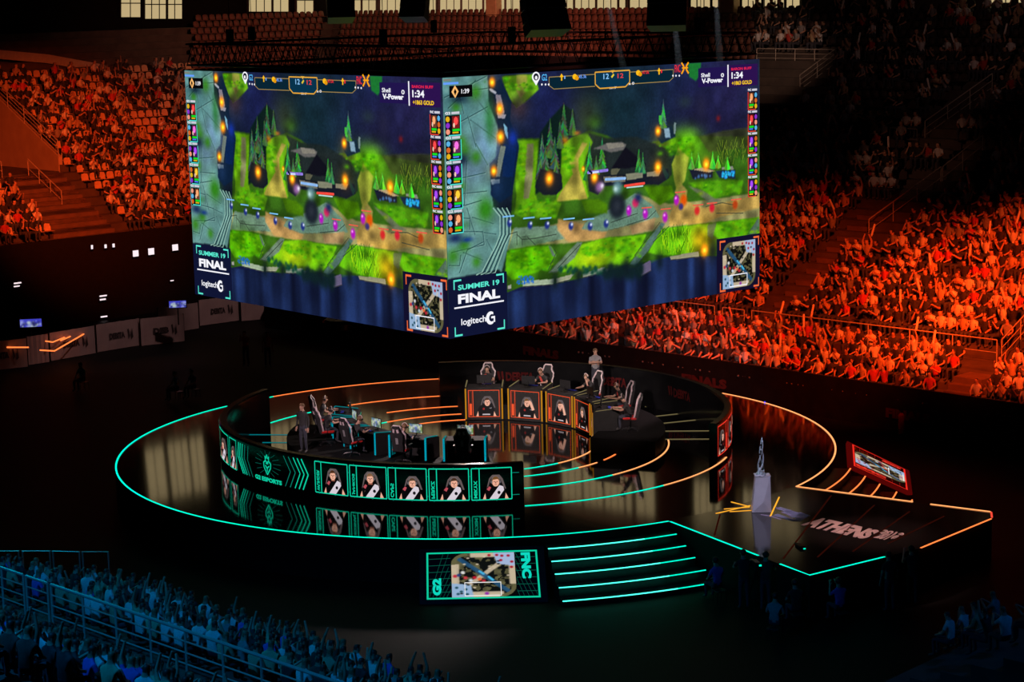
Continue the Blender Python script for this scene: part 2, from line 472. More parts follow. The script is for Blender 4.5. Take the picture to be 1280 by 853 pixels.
    # blades of the tall grass tufts
    for (x, y) in [(440 + rs.rand() * 230, 540 + rs.rand() * 170) for _ in range(110)]:
        h = 30 + rs.rand() * 50; d = (rs.rand() - .5) * 40
        c.line(cD(x, y, x + d, y - h), 1.0, (110 + rs.rand() * 60, 200, 20) if rs.rand() < .6 else (30, 90, 8), .75)
    for (x, y) in [(880 + rs.rand() * 230, 700 + rs.rand() * 150) for _ in range(110)]:
        h = 30 + rs.rand() * 60; d = (rs.rand() - .5) * 50
        c.line(cB(x, y, x + d, y - h), 1.0, (104, 126, 34) if rs.rand() < .5 else (40, 62, 22), .7)
    # fresh strokes of bright grass
    for f, x0, x1, y0, y1, n_ in ((cC, 570, 860, 290, 420, 60), (cC, 490, 830, 670, 840, 70), (cC, 1060, 1249, 650, 720, 40), (cD, 0, 300, 590, 740, 60), (cD, 880, 1180, 470, 560, 50), (cB, 430, 680, 660, 780, 40), (cD, 680, 1040, 160, 260, 40), (cA, 570, 620, 600, 850, 30), (cA, 910, 990, 620, 800, 30), (cA, 460, 720, 100, 200, 40)):
        for _ in range(n_):
            x, y = x0 + rs.rand() * (x1 - x0), y0 + rs.rand() * (y1 - y0)
            c.blob(f(x, y)[0], 1.2 + rs.rand() * 2.4, (58 + rs.rand() * 60, 140 + rs.rand() * 40, 10) if rs.rand() < .62 else (34, 92, 8), .55, .6)
    # paved plaza at left
    c.poly(cA(-10, 90, 340, 70, 350, 300, 420, 480, 400, 700) + cC(350, 20, 370, 250, 380, 350, 500, 400, 510, 580, 440, 853) + cE(420, 220, 0, 300) + cC(0, 853), (96, 142, 138), 2)
    c.blob(cA(100, 300)[0], 26, (60, 108, 118), .6); c.blob(cA(330, 620)[0], 15, (130, 168, 214), .8, 1.1); c.blob(cC(230, 60)[0], 15, (84, 106, 134), .7, 1.2)
    c.blob(cC(240, 380)[0], 16, (110, 156, 146), .7, 1.4)
    m = c.mask(c.P(cA(-10, 90, 340, 70, 350, 300, 420, 480, 400, 700) + cC(350, 20, 370, 250, 380, 350, 500, 400, 510, 580, 440, 853) + cE(420, 220, 0, 300) + cC(0, 853)), 0)
    c.a *= (1.08 - m * (.30 * n2))[..., None]
    for _ in range(26):
        x, y = rs.rand() * 330, rs.rand() * 1400; c.blob((cA(x, y))[0], 2 + rs.rand() * 4, (126, 166, 160) if rs.rand() < .5 else (50, 112, 60), .45, .7)
    dk = (34, 68, 74)
    for p in [cA(120, 440, 340, 320), cA(190, 390, 250, 620), cA(40, 330, 180, 200, 340, 180), cA(160, 370, 130, 250, 250, 120), cA(210, 420, 400, 560),
              cA(10, 250, 150, 180, 330, 90), cA(250, 250, 350, 380), cA(250, 600, 340, 760), cC(140, 130, 320, 90), cC(150, 250, 330, 230), cC(180, 0, 160, 330, 80, 420),
              cC(160, 340, 290, 300), cC(180, 360, 240, 560), cC(250, 540, 400, 560), cC(50, 540, 300, 540, 310, 640, 60, 700), cC(300, 620, 180, 680, 120, 853),
              cC(330, 600, 380, 700, 300, 853), cC(150, 700, 300, 760), cC(40, 800, 120, 800, 130, 720), cA(0, 360, 90, 420), cC(220, 430, 380, 480), cC(60, 430, 200, 440, 200, 520)]:
        c.line(p, 1.6, dk, .8); c.line([(x + .7, y + .7) for x, y in p], 1.0, (128, 168, 160), .5)
    for p in [cA(140, 580), cA(160, 650), cA(250, 700), cC(130, 190), cC(320, 370), cC(160, 640), cA(250, 210), cC(70, 730), cA(100, 320), cC(250, 770)]:
        c.blob(p[0], 5 + rs.rand() * 3, (50, 124, 22), .85)
    c.blob(cC(320, 370)[0], 10, (44, 122, 24), .9, 1.2); c.blob(cA(355, 430)[0], 6, (36, 110, 50), .8, 3.5)
    c.blob(cA(120, 260)[0], 10, (16, 34, 50), .9, .5); c.blob(cA(140, 720)[0], 9, (18, 30, 56), .9, .7); c.blob(cC(90, 590)[0], 10, (18, 34, 78), .9, .5)
    c.blob(cC(180, 600)[0], 7, (24, 52, 120), .9, .4)
    # curved stairs
    for k in range(7):
        q = k * 17
        c.line(cC(380 + q, 360, 430 + q * .8, 420, 430 + q * .8, 560, 400 + q * .7, 640, 290 + q * 1.0, 853) + cE(250 + q, 260), 1.8, (26, 52, 60) if k % 2 else (128, 166, 154), .95)
    # dark rampart with braziers
    c.poly(cA(350, 150, 440, 110, 520, 280, 510, 420, 580, 620, 545, 853) + cC(520, 260, 430, 320, 360, 260, 370, 110, 410, 60) + cA(440, 640, 410, 400, 390, 220), (12, 30, 54), 2)
    c.poly(cA(460, 600, 560, 640, 530, 853, 450, 853), (10, 34, 78), 2, .9)
    c.poly(cA(400, 225, 440, 230, 470, 370, 420, 380), (112, 110, 126), 1); c.poly(cA(440, 615, 478, 620, 430, 853, 400, 850, 420, 700), (98, 112, 108), 1)
    c.poly(cA(350, 180, 370, 180, 410, 210, 400, 225, 360, 200), (170, 176, 190), 1, .8); c.poly(cA(410, 360, 480, 380, 470, 410, 420, 405), (140, 142, 160), 1, .9)
    c.poly(cC(360, 140, 430, 140, 430, 170, 370, 180), (176, 196, 196), 1, .8); c.poly(cA(460, 440, 490, 480, 495, 570, 470, 520), (124, 190, 220), 1, .8)
    c.blob(cA(530, 560)[0], 6, (20, 50, 170), .8, 1.3); c.blob(cC(410, 200)[0], 8, (24, 48, 84), .8, 1.3)
    # conifers
    def tree(x, y0, y1, w, col, f):
        n = 9
        for k in range(n):
            t = k / n; yy = y1 + (y0 - y1) * t; ww = w * (.12 + .88 * t)
            for sgn in (-1, 1):
                cc = tuple(v * (.55 + 1.1 * rs.rand()) for v in col)
                c.poly(f(x, yy - 26, x + sgn * ww, yy + 34, x, yy + 44), cc, 1, .95)
    c.poly(cA(740, 520, 810, 420, 920, 300, 1000, 360, 1010, 480, 900, 620, 890, 853) + cC(880, 120, 780, 200, 700, 260, 720, 60), (10, 28, 26), 4)
    for x, y0, y1, w in [(920, 560, 300, 46), (985, 520, 345, 40), (890, 620, 430, 36), (815, 700, 425, 52), (755, 760, 530, 44), (850, 780, 560, 50), (780, 853, 620, 50), (735, 853, 700, 40), (860, 880, 700, 40)]:
        tree(x, y0, y1, w, (50, 84, 54), cA)
    c.blob(cA(1020, 520)[0], 4, (220, 130, 40), .8, .5); c.blob(cA(930, 575)[0], 4, (200, 120, 20), .8, .9); c.blob(cA(1060, 430)[0], 22, (60, 56, 44), .35, 1.2)
    c.poly(cC(700, 200, 740, 60, 900, 100, 910, 210, 860, 260, 760, 260), (18, 24, 34), 2)
    for x, y0, y1, w in [(1115, 800, 600, 34), (1210, 800, 570, 44), (1165, 830, 700, 34), (1090, 853, 760, 30)]:
        tree(x, y0, y1, w, (44, 110, 52), cA)
    # rocks and trees in the centre
    c.poly(cA(1140, 640, 1249, 600) + cB(140, 680, 175, 700, 160, 740, 60, 760, 0, 740), (96, 94, 92), 2); c.poly(cB(20, 690, 150, 690, 160, 715, 40, 735), (122, 118, 108), 1)
    c.poly(cB(170, 720, 330, 853) + cD(180, 60, 60, 60), (16, 16, 26), 3)
    for x, y0, y1, w in [(270, 900, 740, 36), (300, 900, 780, 30)]: tree(x, y0, y1, w, (48, 110, 52), cB)
    c.poly(cD(60, 60, 130, 60, 100, 110, 60, 110), (84, 84, 66), 1)
    c.poly(cC(1100, 100, 1249, 110) + cD(340, 100, 490, 60, 500, 130, 420, 185, 380, 180, 170, 180, 0, 190) + cC(1180, 260, 1110, 230), (22, 26, 38), 2)
    c.poly(cD(170, 100, 300, 90, 300, 130, 180, 150), (118, 120, 100), 1); c.poly(cD(330, 90, 440, 70, 420, 120, 330, 120), (120, 116, 98), 1); c.poly(cD(0, 120, 170, 120, 170, 160, 10, 165), (110, 108, 96), 1)
    c.poly(cD(450, 30, 500, 110, 480, 150, 440, 60), (26, 50, 48), 2)
    # two stone gardens at right
    c.poly(cD(650, 60, 830, 60, 830, 130, 680, 140), (24, 28, 44), 2); c.poly(cD(850, 80, 1000, 70, 1000, 140, 880, 130), (26, 40, 62), 2)
    c.poly(cD(680, 70, 740, 50, 850, 80, 800, 90), (150, 140, 110), 1); c.poly(cD(900, 50, 980, 45, 990, 70, 900, 70), (120, 124, 112), 1)
    for _ in range(34): c.blob(cD(900 + rs.rand() * 90, 85 + rs.rand() * 45)[0], 1.1, (40, 120 + rs.rand() * 80, 220), .9)
    for _ in range(14): c.blob(cD(690 + rs.rand() * 120, 110 + rs.rand() * 25)[0], 1.1, (60, 100, 150), .8)
    for x, y0, y1, w in [(670, 860, 780, 30), (720, 850, 765, 30), (830, 860, 760, 30), (940, 860, 800, 26), (870, 850, 790, 26)]: tree(x, y0, y1, w, (70, 160, 40), cB)
    # crystal statue upper right
    c.poly(cB(395, 590, 440, 560, 520, 560, 550, 640, 440, 695, 400, 640), (22, 40, 54), 2)
    tree(455, 560, 375, 34, (50, 120, 66), cB); c.poly(cB(420, 480, 440, 480, 445, 550, 425, 550), (60, 170, 60), 1)
    c.poly(cB(460, 580, 500, 575, 510, 650, 470, 650), (124, 156, 176), 2); c.poly(cB(535, 530, 552, 540, 548, 620, 535, 620), (104, 124, 124), 1)
    c.blob(cB(870, 505)[0], 2.5, (110, 24, 30), .9); c.blob(cB(620, 380)[0], 9, (40, 56, 60), .6, .6); c.blob(cB(740, 420)[0], 7, (34, 34, 60), .8, 1.6); c.blob(cB(860, 330)[0], 6, (40, 40, 84), .7, 1.6)
    c.poly(cB(640, 80, 740, 75, 730, 180, 700, 220, 650, 190), (26, 110, 46), 3)
    # foot of the meadow, low walls and the dark water
    c.poly(cE(475, 400, 600, 350, 850, 330, 1050, 290, 1249, 220) + cF(0, 350, 260, 330, 480, 250, 800, 240, 870, 240, 870, 560) + cE(1249, 570, 470, 690), (20, 26, 62), 2)
    m = c.mask(c.P(cE(475, 400, 850, 330, 1249, 240) + cF(0, 350, 480, 250, 870, 240, 870, 560) + cE(1249, 570, 470, 690)), 2)
    st = vnoise(CH, CW, 13, rs)[CH // 2][None, :] * (.6 + .8 * n1); c.a = c.a * (1 - m[..., None] * .5) + (m * st)[..., None] * np.array([.10, .17, .30])
    for p, q in [(cE(600, 308, 840, 292, 840, 335, 606, 352), (150, 166, 140)), (cE(860, 288, 1000, 250, 960, 300, 862, 326), (146, 150, 124)), (cE(1060, 252, 1230, 200, 1225, 240, 1062, 284), (136, 140, 124)),
                 (cE(486, 345, 515, 335, 515, 370, 488, 372), (144, 146, 136)), (cF(505, 240, 725, 206, 728, 245, 515, 270), (138, 136, 108)), (cF(250, 330, 360, 270, 365, 350, 290, 390), (92, 84, 112)), (cF(0, 345, 60, 330, 30, 365), (140, 140, 130))]:
        c.poly(p, q, 1); c.line([p[-1], p[-2]], 1.5, (50, 50, 60), .9)
    for _ in range(40): c.blob(cE(560 + rs.rand() * 130, 270 + rs.rand() * 60)[0], 1.0, (30, 100, 190), .9)
    for _ in range(30): c.blob(cE(880 + rs.rand() * 350, 250 - rs.rand() * 50)[0], 2.2, (18, 66, 50), .8)
    for _ in range(30): c.blob(cF(rs.rand() * 330, 320 + rs.rand() * 60)[0], 3.2, (14, 32, 34), .7, 1.6)
    for p in [cE(850, 310), cE(1030, 270), cF(430, 280), cF(180, 310), cF(830, 200)]: c.blob(p[0], 5, (14, 24, 30), .8, 1.6)
    # lane markings of cracked stone
    for p in [cC(560, 560, 600, 600, 700, 590), cC(600, 600, 600, 640), cC(640, 580, 700, 640), cC(500, 560, 560, 540, 560, 640), cC(700, 590, 860, 560), cC(820, 640, 860, 700, 800, 830), cC(1040, 640, 870, 820),
              cD(180, 490, 340, 440, 400, 380), cD(60, 470, 260, 400), cD(430, 470, 240, 720), cD(780, 350, 900, 320, 1000, 340), cD(860, 400, 1060, 400), cD(500, 500, 380, 620)]:
        c.line(p, 1.4, (44, 54, 46), .7)
    # flames
    for p, r in [(cA(375, 135), 4), (cA(432, 335), 4.6), (cA(437, 548), 5), (cA(385, 808), 4.2), (cC(808, 135), 5.2), (cC(1152, 125), 4.6), (cC(1066, 62), 2), (cD(415, 50), 4.6), (cD(780, 30), 4.4), (cF(770, 195), 4.6), (cB(415, 600), 3.6)]:
        c.blob(p[0], r, (240, 130, 20), 1, 1.25, 3); c.glow(p[0], r * .5, (90, 110, 40), .9)
        c.glow(p[0], r * 2.2, (110, 60, 0), .25)
    # small figures of the game (plain coloured tokens) with their bars
    for x, y in [(503, 475), (660, 490), (790, 490), (972, 498), (1118, 500), (1240, 480)]:
        c.blob(cC(x, y)[0], 3.2, (30, 44, 120), 1, 1.2, 4); c.blob(cC(x + 8, y - 14)[0], 1.5, (210, 220, 240), .9)
    for x, y in [(495, 424), (652, 436), (780, 438), (958, 442), (1105, 446)]: c.line(cC(x - 40, y + 3, x + 40, y - 5), 2, (110, 170, 240))
    for x, y in [(195, 380), (320, 405), (470, 430), (556, 300)]:
        c.blob(cD(x, y)[0], 3.4, (170, 20, 180), 1, 1.4, 4); c.blob(cD(x - 5, y - 15)[0], 1.3, (240, 150, 240), .9)
    c.blob(cD(245, 320)[0], 4.2, (220, 40, 90), 1, 1, 4); c.blob(cD(265, 280)[0], 5, (20, 30, 80), .9); c.blob(cD(610, 300)[0], 4.4, (210, 80, 10), 1, 1.2, 4); c.blob(cD(590, 350)[0], 3, (60, 50, 110), 1, 1, 4)
    for x, y, q in [(712, 380, (200, 40, 40)), (825, 358, (200, 30, 50)), (1000, 335, (170, 60, 20))]: c.blob(cD(x, y)[0], 3.4, q, 1, 1.2, 4)
    for x, y in [(330, 358), (475, 368), (585, 240), (720, 338), (825, 324), (1008, 296)]: c.line(cD(x - 36, y + 3, x + 36, y - 4), 1.9, (214, 90, 70))
    c.blob(cD(105, 345)[0], 11, (20, 26, 36), 1, 1.1, 6); c.blob(cD(105, 345)[0], 6, (44, 50, 60), .8, 1.1); c.blob(cD(110, 200)[0], 6, (90, 130, 140), .9, 1.1, 3); c.blob(cD(95, 215)[0], 3, (190, 220, 220), .8)
    c.blob(cC(1190, 200)[0], 5, (150, 100, 160), .9, 1, 3); c.blob(cC(1210, 190)[0], 2.5, (230, 220, 240), .9)
    c.line(cD(20, 142, 165, 134), 4.2, (130, 170, 220)); c.line(cD(165, 192, 310, 172), 4, (220, 70, 60)); c.line(cD(180, 205, 300, 192), 1.8, (180, 200, 240))
    c.line(cC(1105, 90, 1249, 72), 4.4, (130, 110, 200)); c.line(cC(1120, 92, 1180, 84), 3, (190, 200, 240)); c.line(cC(1115, 78, 1130, 92), 4, (16, 20, 60))
    c.a = np.clip(c.a * 1.06 + .7 * (c.a - blur(c.a, 3)) + .12 * (vnoise(CH, CW, 2.2, rs)[..., None] - .5) * c.a, 0, 1)
    return c.out()

def minimap(n=110, dim=1.0, bg=(8, 10, 20), seed=3):
    """small square plan: plain paths, ponds and corner yards"""
    rs = np.random.RandomState(seed)
    c = Canvas(n, n, (96, 92, 62)); k = n / 100.
    c.a *= (.75 + .4 * vnoise(n, n, 6, rs)[..., None])
    m = vnoise(n, n, 5.5, rs) + .35 * vnoise(n, n, 2.5, rs); X, Y = c.X / k, c.Y / k
    mid = ((X > 8) & (X < 92) & (Y > 8) & (Y < 92))
    c.mix(((m > .62) & mid).astype(float), (14, 16, 14)); c.mix(((m < .40) & mid & (np.abs(X + Y - 100) > 0)).astype(float) * ((X + (100 - Y)) > 0), (222, 208, 176), .0)
    lane = (np.abs(X - (100 - Y)) < 6) | ((X < 12) & (Y > 25)) | ((Y > 88) & (X < 80)) | ((Y < 10) & (X > 30)) | ((X > 90) & (Y < 72))
    c.mix(blur(lane.astype(float)), (226, 206, 176), .85)
    riv = np.abs(X - Y) < 6; c.mix(blur((riv & mid).astype(float)), (36, 84, 124), .9)
    c.poly([(0, 68 * k), (30 * k, 72 * k), (34 * k, 100 * k), (0, 100 * k)], (156, 186, 220), 1); c.poly([(66 * k, 0), (100 * k, 0), (100 * k, 32 * k), (72 * k, 26 * k)], (170, 190, 224), 1)
    for i in range(46):
        a, b = rs.rand(2) * 100
        if X.size and 30 < a + b < 175 and mid[int(min(b * k, n - 1)), int(min(a * k, n - 1))]:
            c.blob((a * k, b * k), 2.6 * k, [(16, 16, 14), (226, 208, 180), (20, 22, 18)][i % 3], .9, .7, 4)
    for a, b in [(8, 78), (22, 82), (10, 92), (24, 93), (15, 87)]: c.blob((a * k, b * k), 2.8 * k, (40, 84, 100), 1, 1, 5)
    for a, b in [(72, 6), (80, 8), (90, 8), (78, 18), (95, 22), (94, 34), (60, 6)]: c.blob((a * k, b * k), 2.8 * k, (170, 24, 44), 1, 1, 5)
    for a, b, q in [(44, 60, (240, 110, 60)), (36, 56, (200, 30, 50)), (50, 64, (200, 40, 60)), (6, 52, (200, 40, 60)), (12, 50, (40, 60, 120)), (22, 56, (210, 60, 70)), (54, 92, (150, 50, 170)), (30, 62, (220, 230, 240)), (18, 44, (230, 230, 230))]:
        c.blob((a * k, b * k), 3.6 * k, q, 1, 1, 4)
    c.line([(44 * k, 42 * k), (50 * k, 48 * k)], 4 * k, (70, 180, 230)); c.line([(58 * k, 55 * k), (64 * k, 62 * k)], 4 * k, (70, 190, 235))
    # rounded outer corners (top left, bottom right)
    for cx_, cy_, sx, sy in ((26, 26, -1, -1), (74, 74, 1, 1)):
        q = ((X - cx_) * sx > 0) & ((Y - cy_) * sy > 0)
        r = np.hypot(X - cx_, Y - cy_)
        c.mix((q & (r > 26)).astype(float), bg); c.mix((q & (r > 20) & (r <= 26)).astype(float), (104, 100, 66), .9)
    c.a *= dim
    return c

# --------------------------------------------------------- big screen cube
SC = np.array([-2.0075, 64.641]); SA = .8496; SL = 14.865; SZT, SZB = 15.003, 6.674
SX_L = np.array([-cos(SA), sin(SA)]); SX_R = np.array([sin(SA), cos(SA)])
SN_L = np.array([-sin(SA), -cos(SA)]); SN_R = np.array([cos(SA), -sin(SA)])
def face_r(u, v, o):
    p = SC + SX_R * (u * SL) + SN_R * (o + .002); return (p[0], p[1], SZB + (SZT - SZB) * v)
def face_l(u, v, o):
    p = SC + SX_L * ((1 - u) * SL) + SN_L * (o + .002); return (p[0], p[1], SZB + (SZT - SZB) * v)

land = paint_landscape()
screen_cube = thing('hanging_screen', 'huge hanging four-sided video screen showing a green and blue game map above the stage', 'screen', (SC[0], SC[1], 0))
off = Vector((SC[0], SC[1], 0))
def rel(fn): return lambda u, v, o: tuple(Vector(fn(u, v, o)) - off)

def hud():
    a = Art()
    # every coordinate below is u (right), v (up) in 0..1 of one screen face
    def U(x, y):
        u, v = HR(x, y); return u, 1 - v
    W, T, O, Rd, Y = (.97, .97, 1), (.35, .92, .82), (.95, .42, .22), (.95, .18, .22), (1, .75, .1)
    navy = (.06, .08, .20)
    def TX(txt, p, q, col, layer=3, bold=.02):      # p bottom left, q top right, in photo pixels of the screen
        (x0, y0), (x1, y1) = U(*p), U(*q); a.text(txt, x0, y0, x1, y1, col, layer, bold)
    def RX(p, q, col, layer=2):
        (x0, y0), (x1, y1) = U(*p), U(*q); a.rect(min(x0, x1), min(y0, y1), max(x0, x1), max(y0, y1), col, layer)
    # lower left title card
    cw_, ch_ = U(*cE(478, 235)[0])
    a.rect(0, 0, cw_, ch_, navy, 1)
    xa, ya = U(*cE(68, 312)[0]); xb, yb_ = U(*cE(455, 262)[0]); xc, yc = U(*cE(84, 735)[0]); yb_ = ya
    for x0, x1, y in ((xa, xa + .022, ya), (xb - .022, xb, ya), (xa, xa + .022, yc), (xb - .022, xb, yc)): a.rect(x0, y - .003, x1, y + .004, T, 2)
    for x in (xa, xb - .003): a.rect(x, ya - .034, x + .003, ya, T, 2); a.rect(x, yc, x + .003, yc + .034, T, 2)
    TX('SUMMER 19', cE(103, 384)[0], cE(420, 296)[0], T, 3, .03)
    TX('FINAL', cE(103, 488)[0], cE(424, 367)[0], W, 3, .045)
    (x0, y0), (x1, y1) = U(*cE(74, 521)[0]), U(*cE(455, 461)[0]); a.rect(x0, y0 - .003, x1, y0 + .003, W, 2)
    TX('logitech', cE(127, 668)[0], cE(316, 572)[0], W, 3, .015)
    gx, gy = U(*cE(352, 594)[0]); 
    a.disc(gx, gy, .0135, .026, W, 3, 14, radians(55), radians(305)); a.disc(gx + .003, gy, .008, .015, navy, 4, 12)
    a.rect(gx + .001, gy - .002, gx + .012, gy + .006, W, 5); a.rect(gx + .008, gy - .018, gx + .012, gy + .006, W, 5)
    # top score bar
    bl, br_ = U(*cA(805, 62)[0])[0], U(*cB(528, 95)[0])[0]; cl, cr_ = U(*cA(1153, 40)[0])[0], U(*cB(196, 115)[0])[0]
    a.poly([(bl, .978), (br_, .978), (br_, .945), (br_ - .014, .930), (bl + .014, .930), (bl, .945)][::-1], (.03, .14, .20), 1)
    for p in ([(bl, .978), (br_, .978)], [(bl, .978), (bl, .945), (bl + .014, .930), (cl, .930)], [(br_, .978), (br_, .945), (br_ - .014, .930), (cr_, .930)]):
        a.line(p, .003, (.62, .52, .30), 2, 1.78)
    a.poly([(cl, .986), (cr_, .986), (cr_, .938), (cr_ - .014, .920), (cl + .014, .920), (cl, .938)][::-1], (.03, .20, .30), 3)
    a.line([(cl, .986), (cr_, .986), (cr_, .938), (cr_ - .014, .920), (cl + .014, .920), (cl, .938), (cl, .986)], .005, (.90, .66, .22), 4, 1.78)
    mx = (cl + cr_) / 2; a.poly([(mx - .007, .99), (mx + .007, .99), (mx, .978)][::-1], (.9, .7, .25), 5)
    TX('12', cA(1216, 112)[0], cB(38, 160)[0], (.55, .80, 1), 5, .01); TX('12', cB(104, 196)[0], cB(148, 158)[0], (.95, .25, .25), 5, .01)
    a.line([U(*cB(58, 190)[0]), U(*cB(76, 166)[0])], .008, (.9, .8, .2), 5, 1.78)
    TX('30:47', cB(45, 278)[0], cB(98, 258)[0], W, 3, .01); TX('x 0', cB(188, 248)[0], cB(232, 224)[0], W, 3, .01)
    for p in (cA(900, 98)[0], cB(420, 148)[0]):
        x, y = U(*p); a.poly([(x - .006, y + .002), (x + .006, y + .002), (x, y + .016)], Y, 3); a.rect(x - .002, y - .012, x + .002, y + .003, Y, 3)
    TX('1', cA(920, 108)[0], cA(928, 85)[0], (.5, .7, 1)); TX('1', cB(434, 158)[0], cB(443, 132)[0], Rd)
    for p, s_, p0, p1, q in ((cA(1000, 92)[0], '45.3k', cA(1030, 106)[0], cA(1088, 76)[0], (.45, .65, 1)), (cB(262, 156)[0], '47.0k', cB(292, 166)[0], cB(344, 138)[0], Rd)):
        x, y = U(*p); a.disc(x, y, .007, .011, Y, 3); a.disc(x + .006, y - .006, .006, .009, (.9, .6, .05), 4); TX(s_, p0, p1, q, 4, .01)
    x, y = U(*cA(705, 92)[0]); a.disc(x, y, .012, .020, W, 3); a.poly([(x - .011, y - .008), (x + .011, y - .008), (x, y - .034)][::-1], W, 3); a.disc(x, y, .008, .014, (.08, .1, .16), 4); a.disc(x, y - .003, .004, .008, W, 5, 6)
    TX('G2', cA(749, 122)[0], cA(788, 70)[0], (.35, .75, 1), 4, .01); TX('FNC', cB(538, 155)[0], cB(580, 95)[0], Rd, 4, .01)
    x, y = U(*cB(615, 120)[0])
    for dx in (-1, 1):
        a.line([(x + dx * .012, y + .022), (x + dx * .004, y + .006), (x + dx * .004, y - .006), (x + dx * .012, y - .024)], .008, (1, .65, .05), 4, 1.78)
    a.rect(x - .010, y - .003, x + .010, y + .003, (1, .65, .05), 4)
    for p in (750, 778, 802): x, y = U(*cA(p, 150)[0]); a.disc(x, y, .0025, .0045, W, 3, 6)
    for p in (525, 548, 573): x, y = U(*cB(p, 179)[0]); a.disc(x, y, .0025, .0045, W, 3, 6)
    # sponsor and timer banner, top right
    RX(cB(718, 268)[0], cB(938, 112)[0], (.13, .08, .30), 1); RX(cB(940, 268)[0], cB(1165, 90)[0], (.17, .07, .30), 1); RX(cB(938, 265)[0], cB(945, 98)[0], W, 2)
    TX('Shell', cB(738, 193)[0], cB(804, 158)[0], W, 3, .02); TX('V-Power', cB(742, 240)[0], cB(902, 192)[0], W, 3, .04); TX('0', cB(887, 193)[0], cB(910, 160)[0], W, 3, .02)
    TX('BARON BUFF', cB(965, 142)[0], cB(1117, 113)[0], (.95, .15, .3), 3, .02); TX('1:34', cB(967, 205)[0], cB(1053, 150)[0], W, 3, .03); TX('+1863 GOLD', cB(970, 253)[0], cB(1120, 213)[0], (1, .8, .05), 3, .03)
    # timer chip, top left
    RX(cA(0, 150)[0], cA(115, 127)[0], (.40, .62, 1), 2); RX(cA(0, 122)[0], cA(60, 104)[0], (.50, .50, .46), 2)
    RX(cA(46, 250)[0], cA(220, 148)[0], (.03, .03, .04), 2); TX('1:39', cA(136, 217)[0], cA(195, 178)[0], W, 4, .02)
    x, y = U(*cA(88, 202)[0])
    a.poly([(x, y + .024), (x + .010, y), (x, y - .024), (x - .010, y)][::-1], (1, .75, .45), 3); a.poly([(x, y + .012), (x + .004, y), (x, y - .015), (x - .004, y)][::-1], (.05, .03, .03), 4)
    # player panels on both sides
    rs = random.Random(4)
    pal = [(.45, .2, .7), (.85, .2, .2), (.7, .3, .6), (.8, .45, .3), (.3, .45, .7), (.9, .55, .15)]
    for side in (0, 1):
        for k in range(5):
            y = U(*cA(60, 382 + 188 * k)[0])[1] if side == 0 else U(*cB(1140, 302 + 165 * k)[0])[1]
            x = .004 if side == 0 else U(*cB(1092, 330)[0])[0]
            w = U(*cA(128, 450)[0])[0] - .004 if side == 0 else .992 - x
            a.rect(x, y - .078, x + w, y, (.03, .04, .07), 1)
            a.text('G2' if side == 0 else 'FNC', x, y + .004, x + w * .35, y + .014, W, 3, .03)
            a.rect(x + w * .42, y + .004, x + w * .95, y + .013, (.8, .8, .85), 3)
            px0 = x + (w * .46 if side == 0 else w * .12)
            pc = pal[rs.randrange(6)]
            a.rect(px0, y - .050, px0 + w * .48, y - .004, tuple(v * .55 for v in pc), 2); a.disc(px0 + w * .24, y - .022, w * .15, .016, tuple(min(1, v * 1.5) for v in pc), 3, 8)
            a.disc(px0 + w * .10, y - .038, w * .07, .010, (.95, .8, .7), 4, 6)
            a.rect(px0, y - .061, px0 + w * .48, y - .052, (.1, .85, .15), 3); a.rect(px0, y - .069, px0 + w * .4, y - .063, (.3, .5, .95) if k % 2 else (.9, .7, .1), 3)
            xi = x + (w * .16 if side == 0 else w * .82)
            for j in range(3):
                q = [(.9, .7, .1), (.35, .7, .9), (.55, .2, .8), (.85, .4, .15), (.95, .6, .5)][(k + j * 2 + side) % 5]
                a.disc(xi, y - .014 - j * .024, w * .14, .011, q, 3, 8)
            a.line([(x + w, y), (x + w, y - .076), (x + w * .2, y - .076)] if side == 0 else [(x, y), (x, y - .076), (x + w * .8, y - .076)], .004, (.3, .9, .85) if side == 0 else (.9, .25, .2), 4, 1.78)
    # minimap card
    x0, y1 = U(*cF(862, 112)[0]); a.rect(x0, 0, 1, y1, (.07, .06, .17), 1)
    xa, ya = U(*cF(884, 134)[0]); xb = U(*cF(1181, 100)[0])[0]; yc = U(*cF(888, 512)[0])[1]
    for q0, q1, y in ((xa, xa + .020, ya), (xb - .020, xb, ya), (xa, xa + .020, yc), (xb - .020, xb, yc)): a.rect(q0, y - .004, q1, y + .004, O, 2)
    for x in (xa, xb - .003): a.rect(x, ya - .036, x + .003, ya, O, 2); a.rect(x, yc, x + .003, yc + .036, O, 2)
    (x0, y0), (x1, y1) = U(*cF(957, 480)[0]), U(*cF(1092, 365)[0]); a.frame(x0, y0, x1, y1, .002, .004, W, 5)
    return a

hud_art = hud()
_q0, _q1 = HR(*cF(908, 498)[0]), HR(*cF(1152, 110)[0]); MMB = (_q0[0], 1 - _q0[1], _q1[0], 1 - _q1[1])
mm = minimap(130, .95, (18, 15, 43))
pL = grid_mesh('picture', land, rel(face_l)); pR = grid_mesh('picture', land, rel(face_r))
oL = link('display_panel', pL, screen_cube); oR = link('display_panel', pR, screen_cube)
link('overlay_graphics', hud_art.mesh('overlay_graphics', rel(face_l)), oL)
link('overlay_graphics', hud_art.mesh('overlay_graphics', rel(face_r)), oR)
def sub(fn, u0, v0, u1, v1, o2=0): return lambda u, v, o: fn(u0 + (u1 - u0) * u, v0 + (v1 - v0) * v, o + o2)
link('mini_map', grid_mesh('mini_map', mm.out(), rel(sub(face_l, *MMB, .02))), oL)
link('mini_map', grid_mesh('mini_map', mm.out(), rel(sub(face_r, *MMB, .02))), oR)

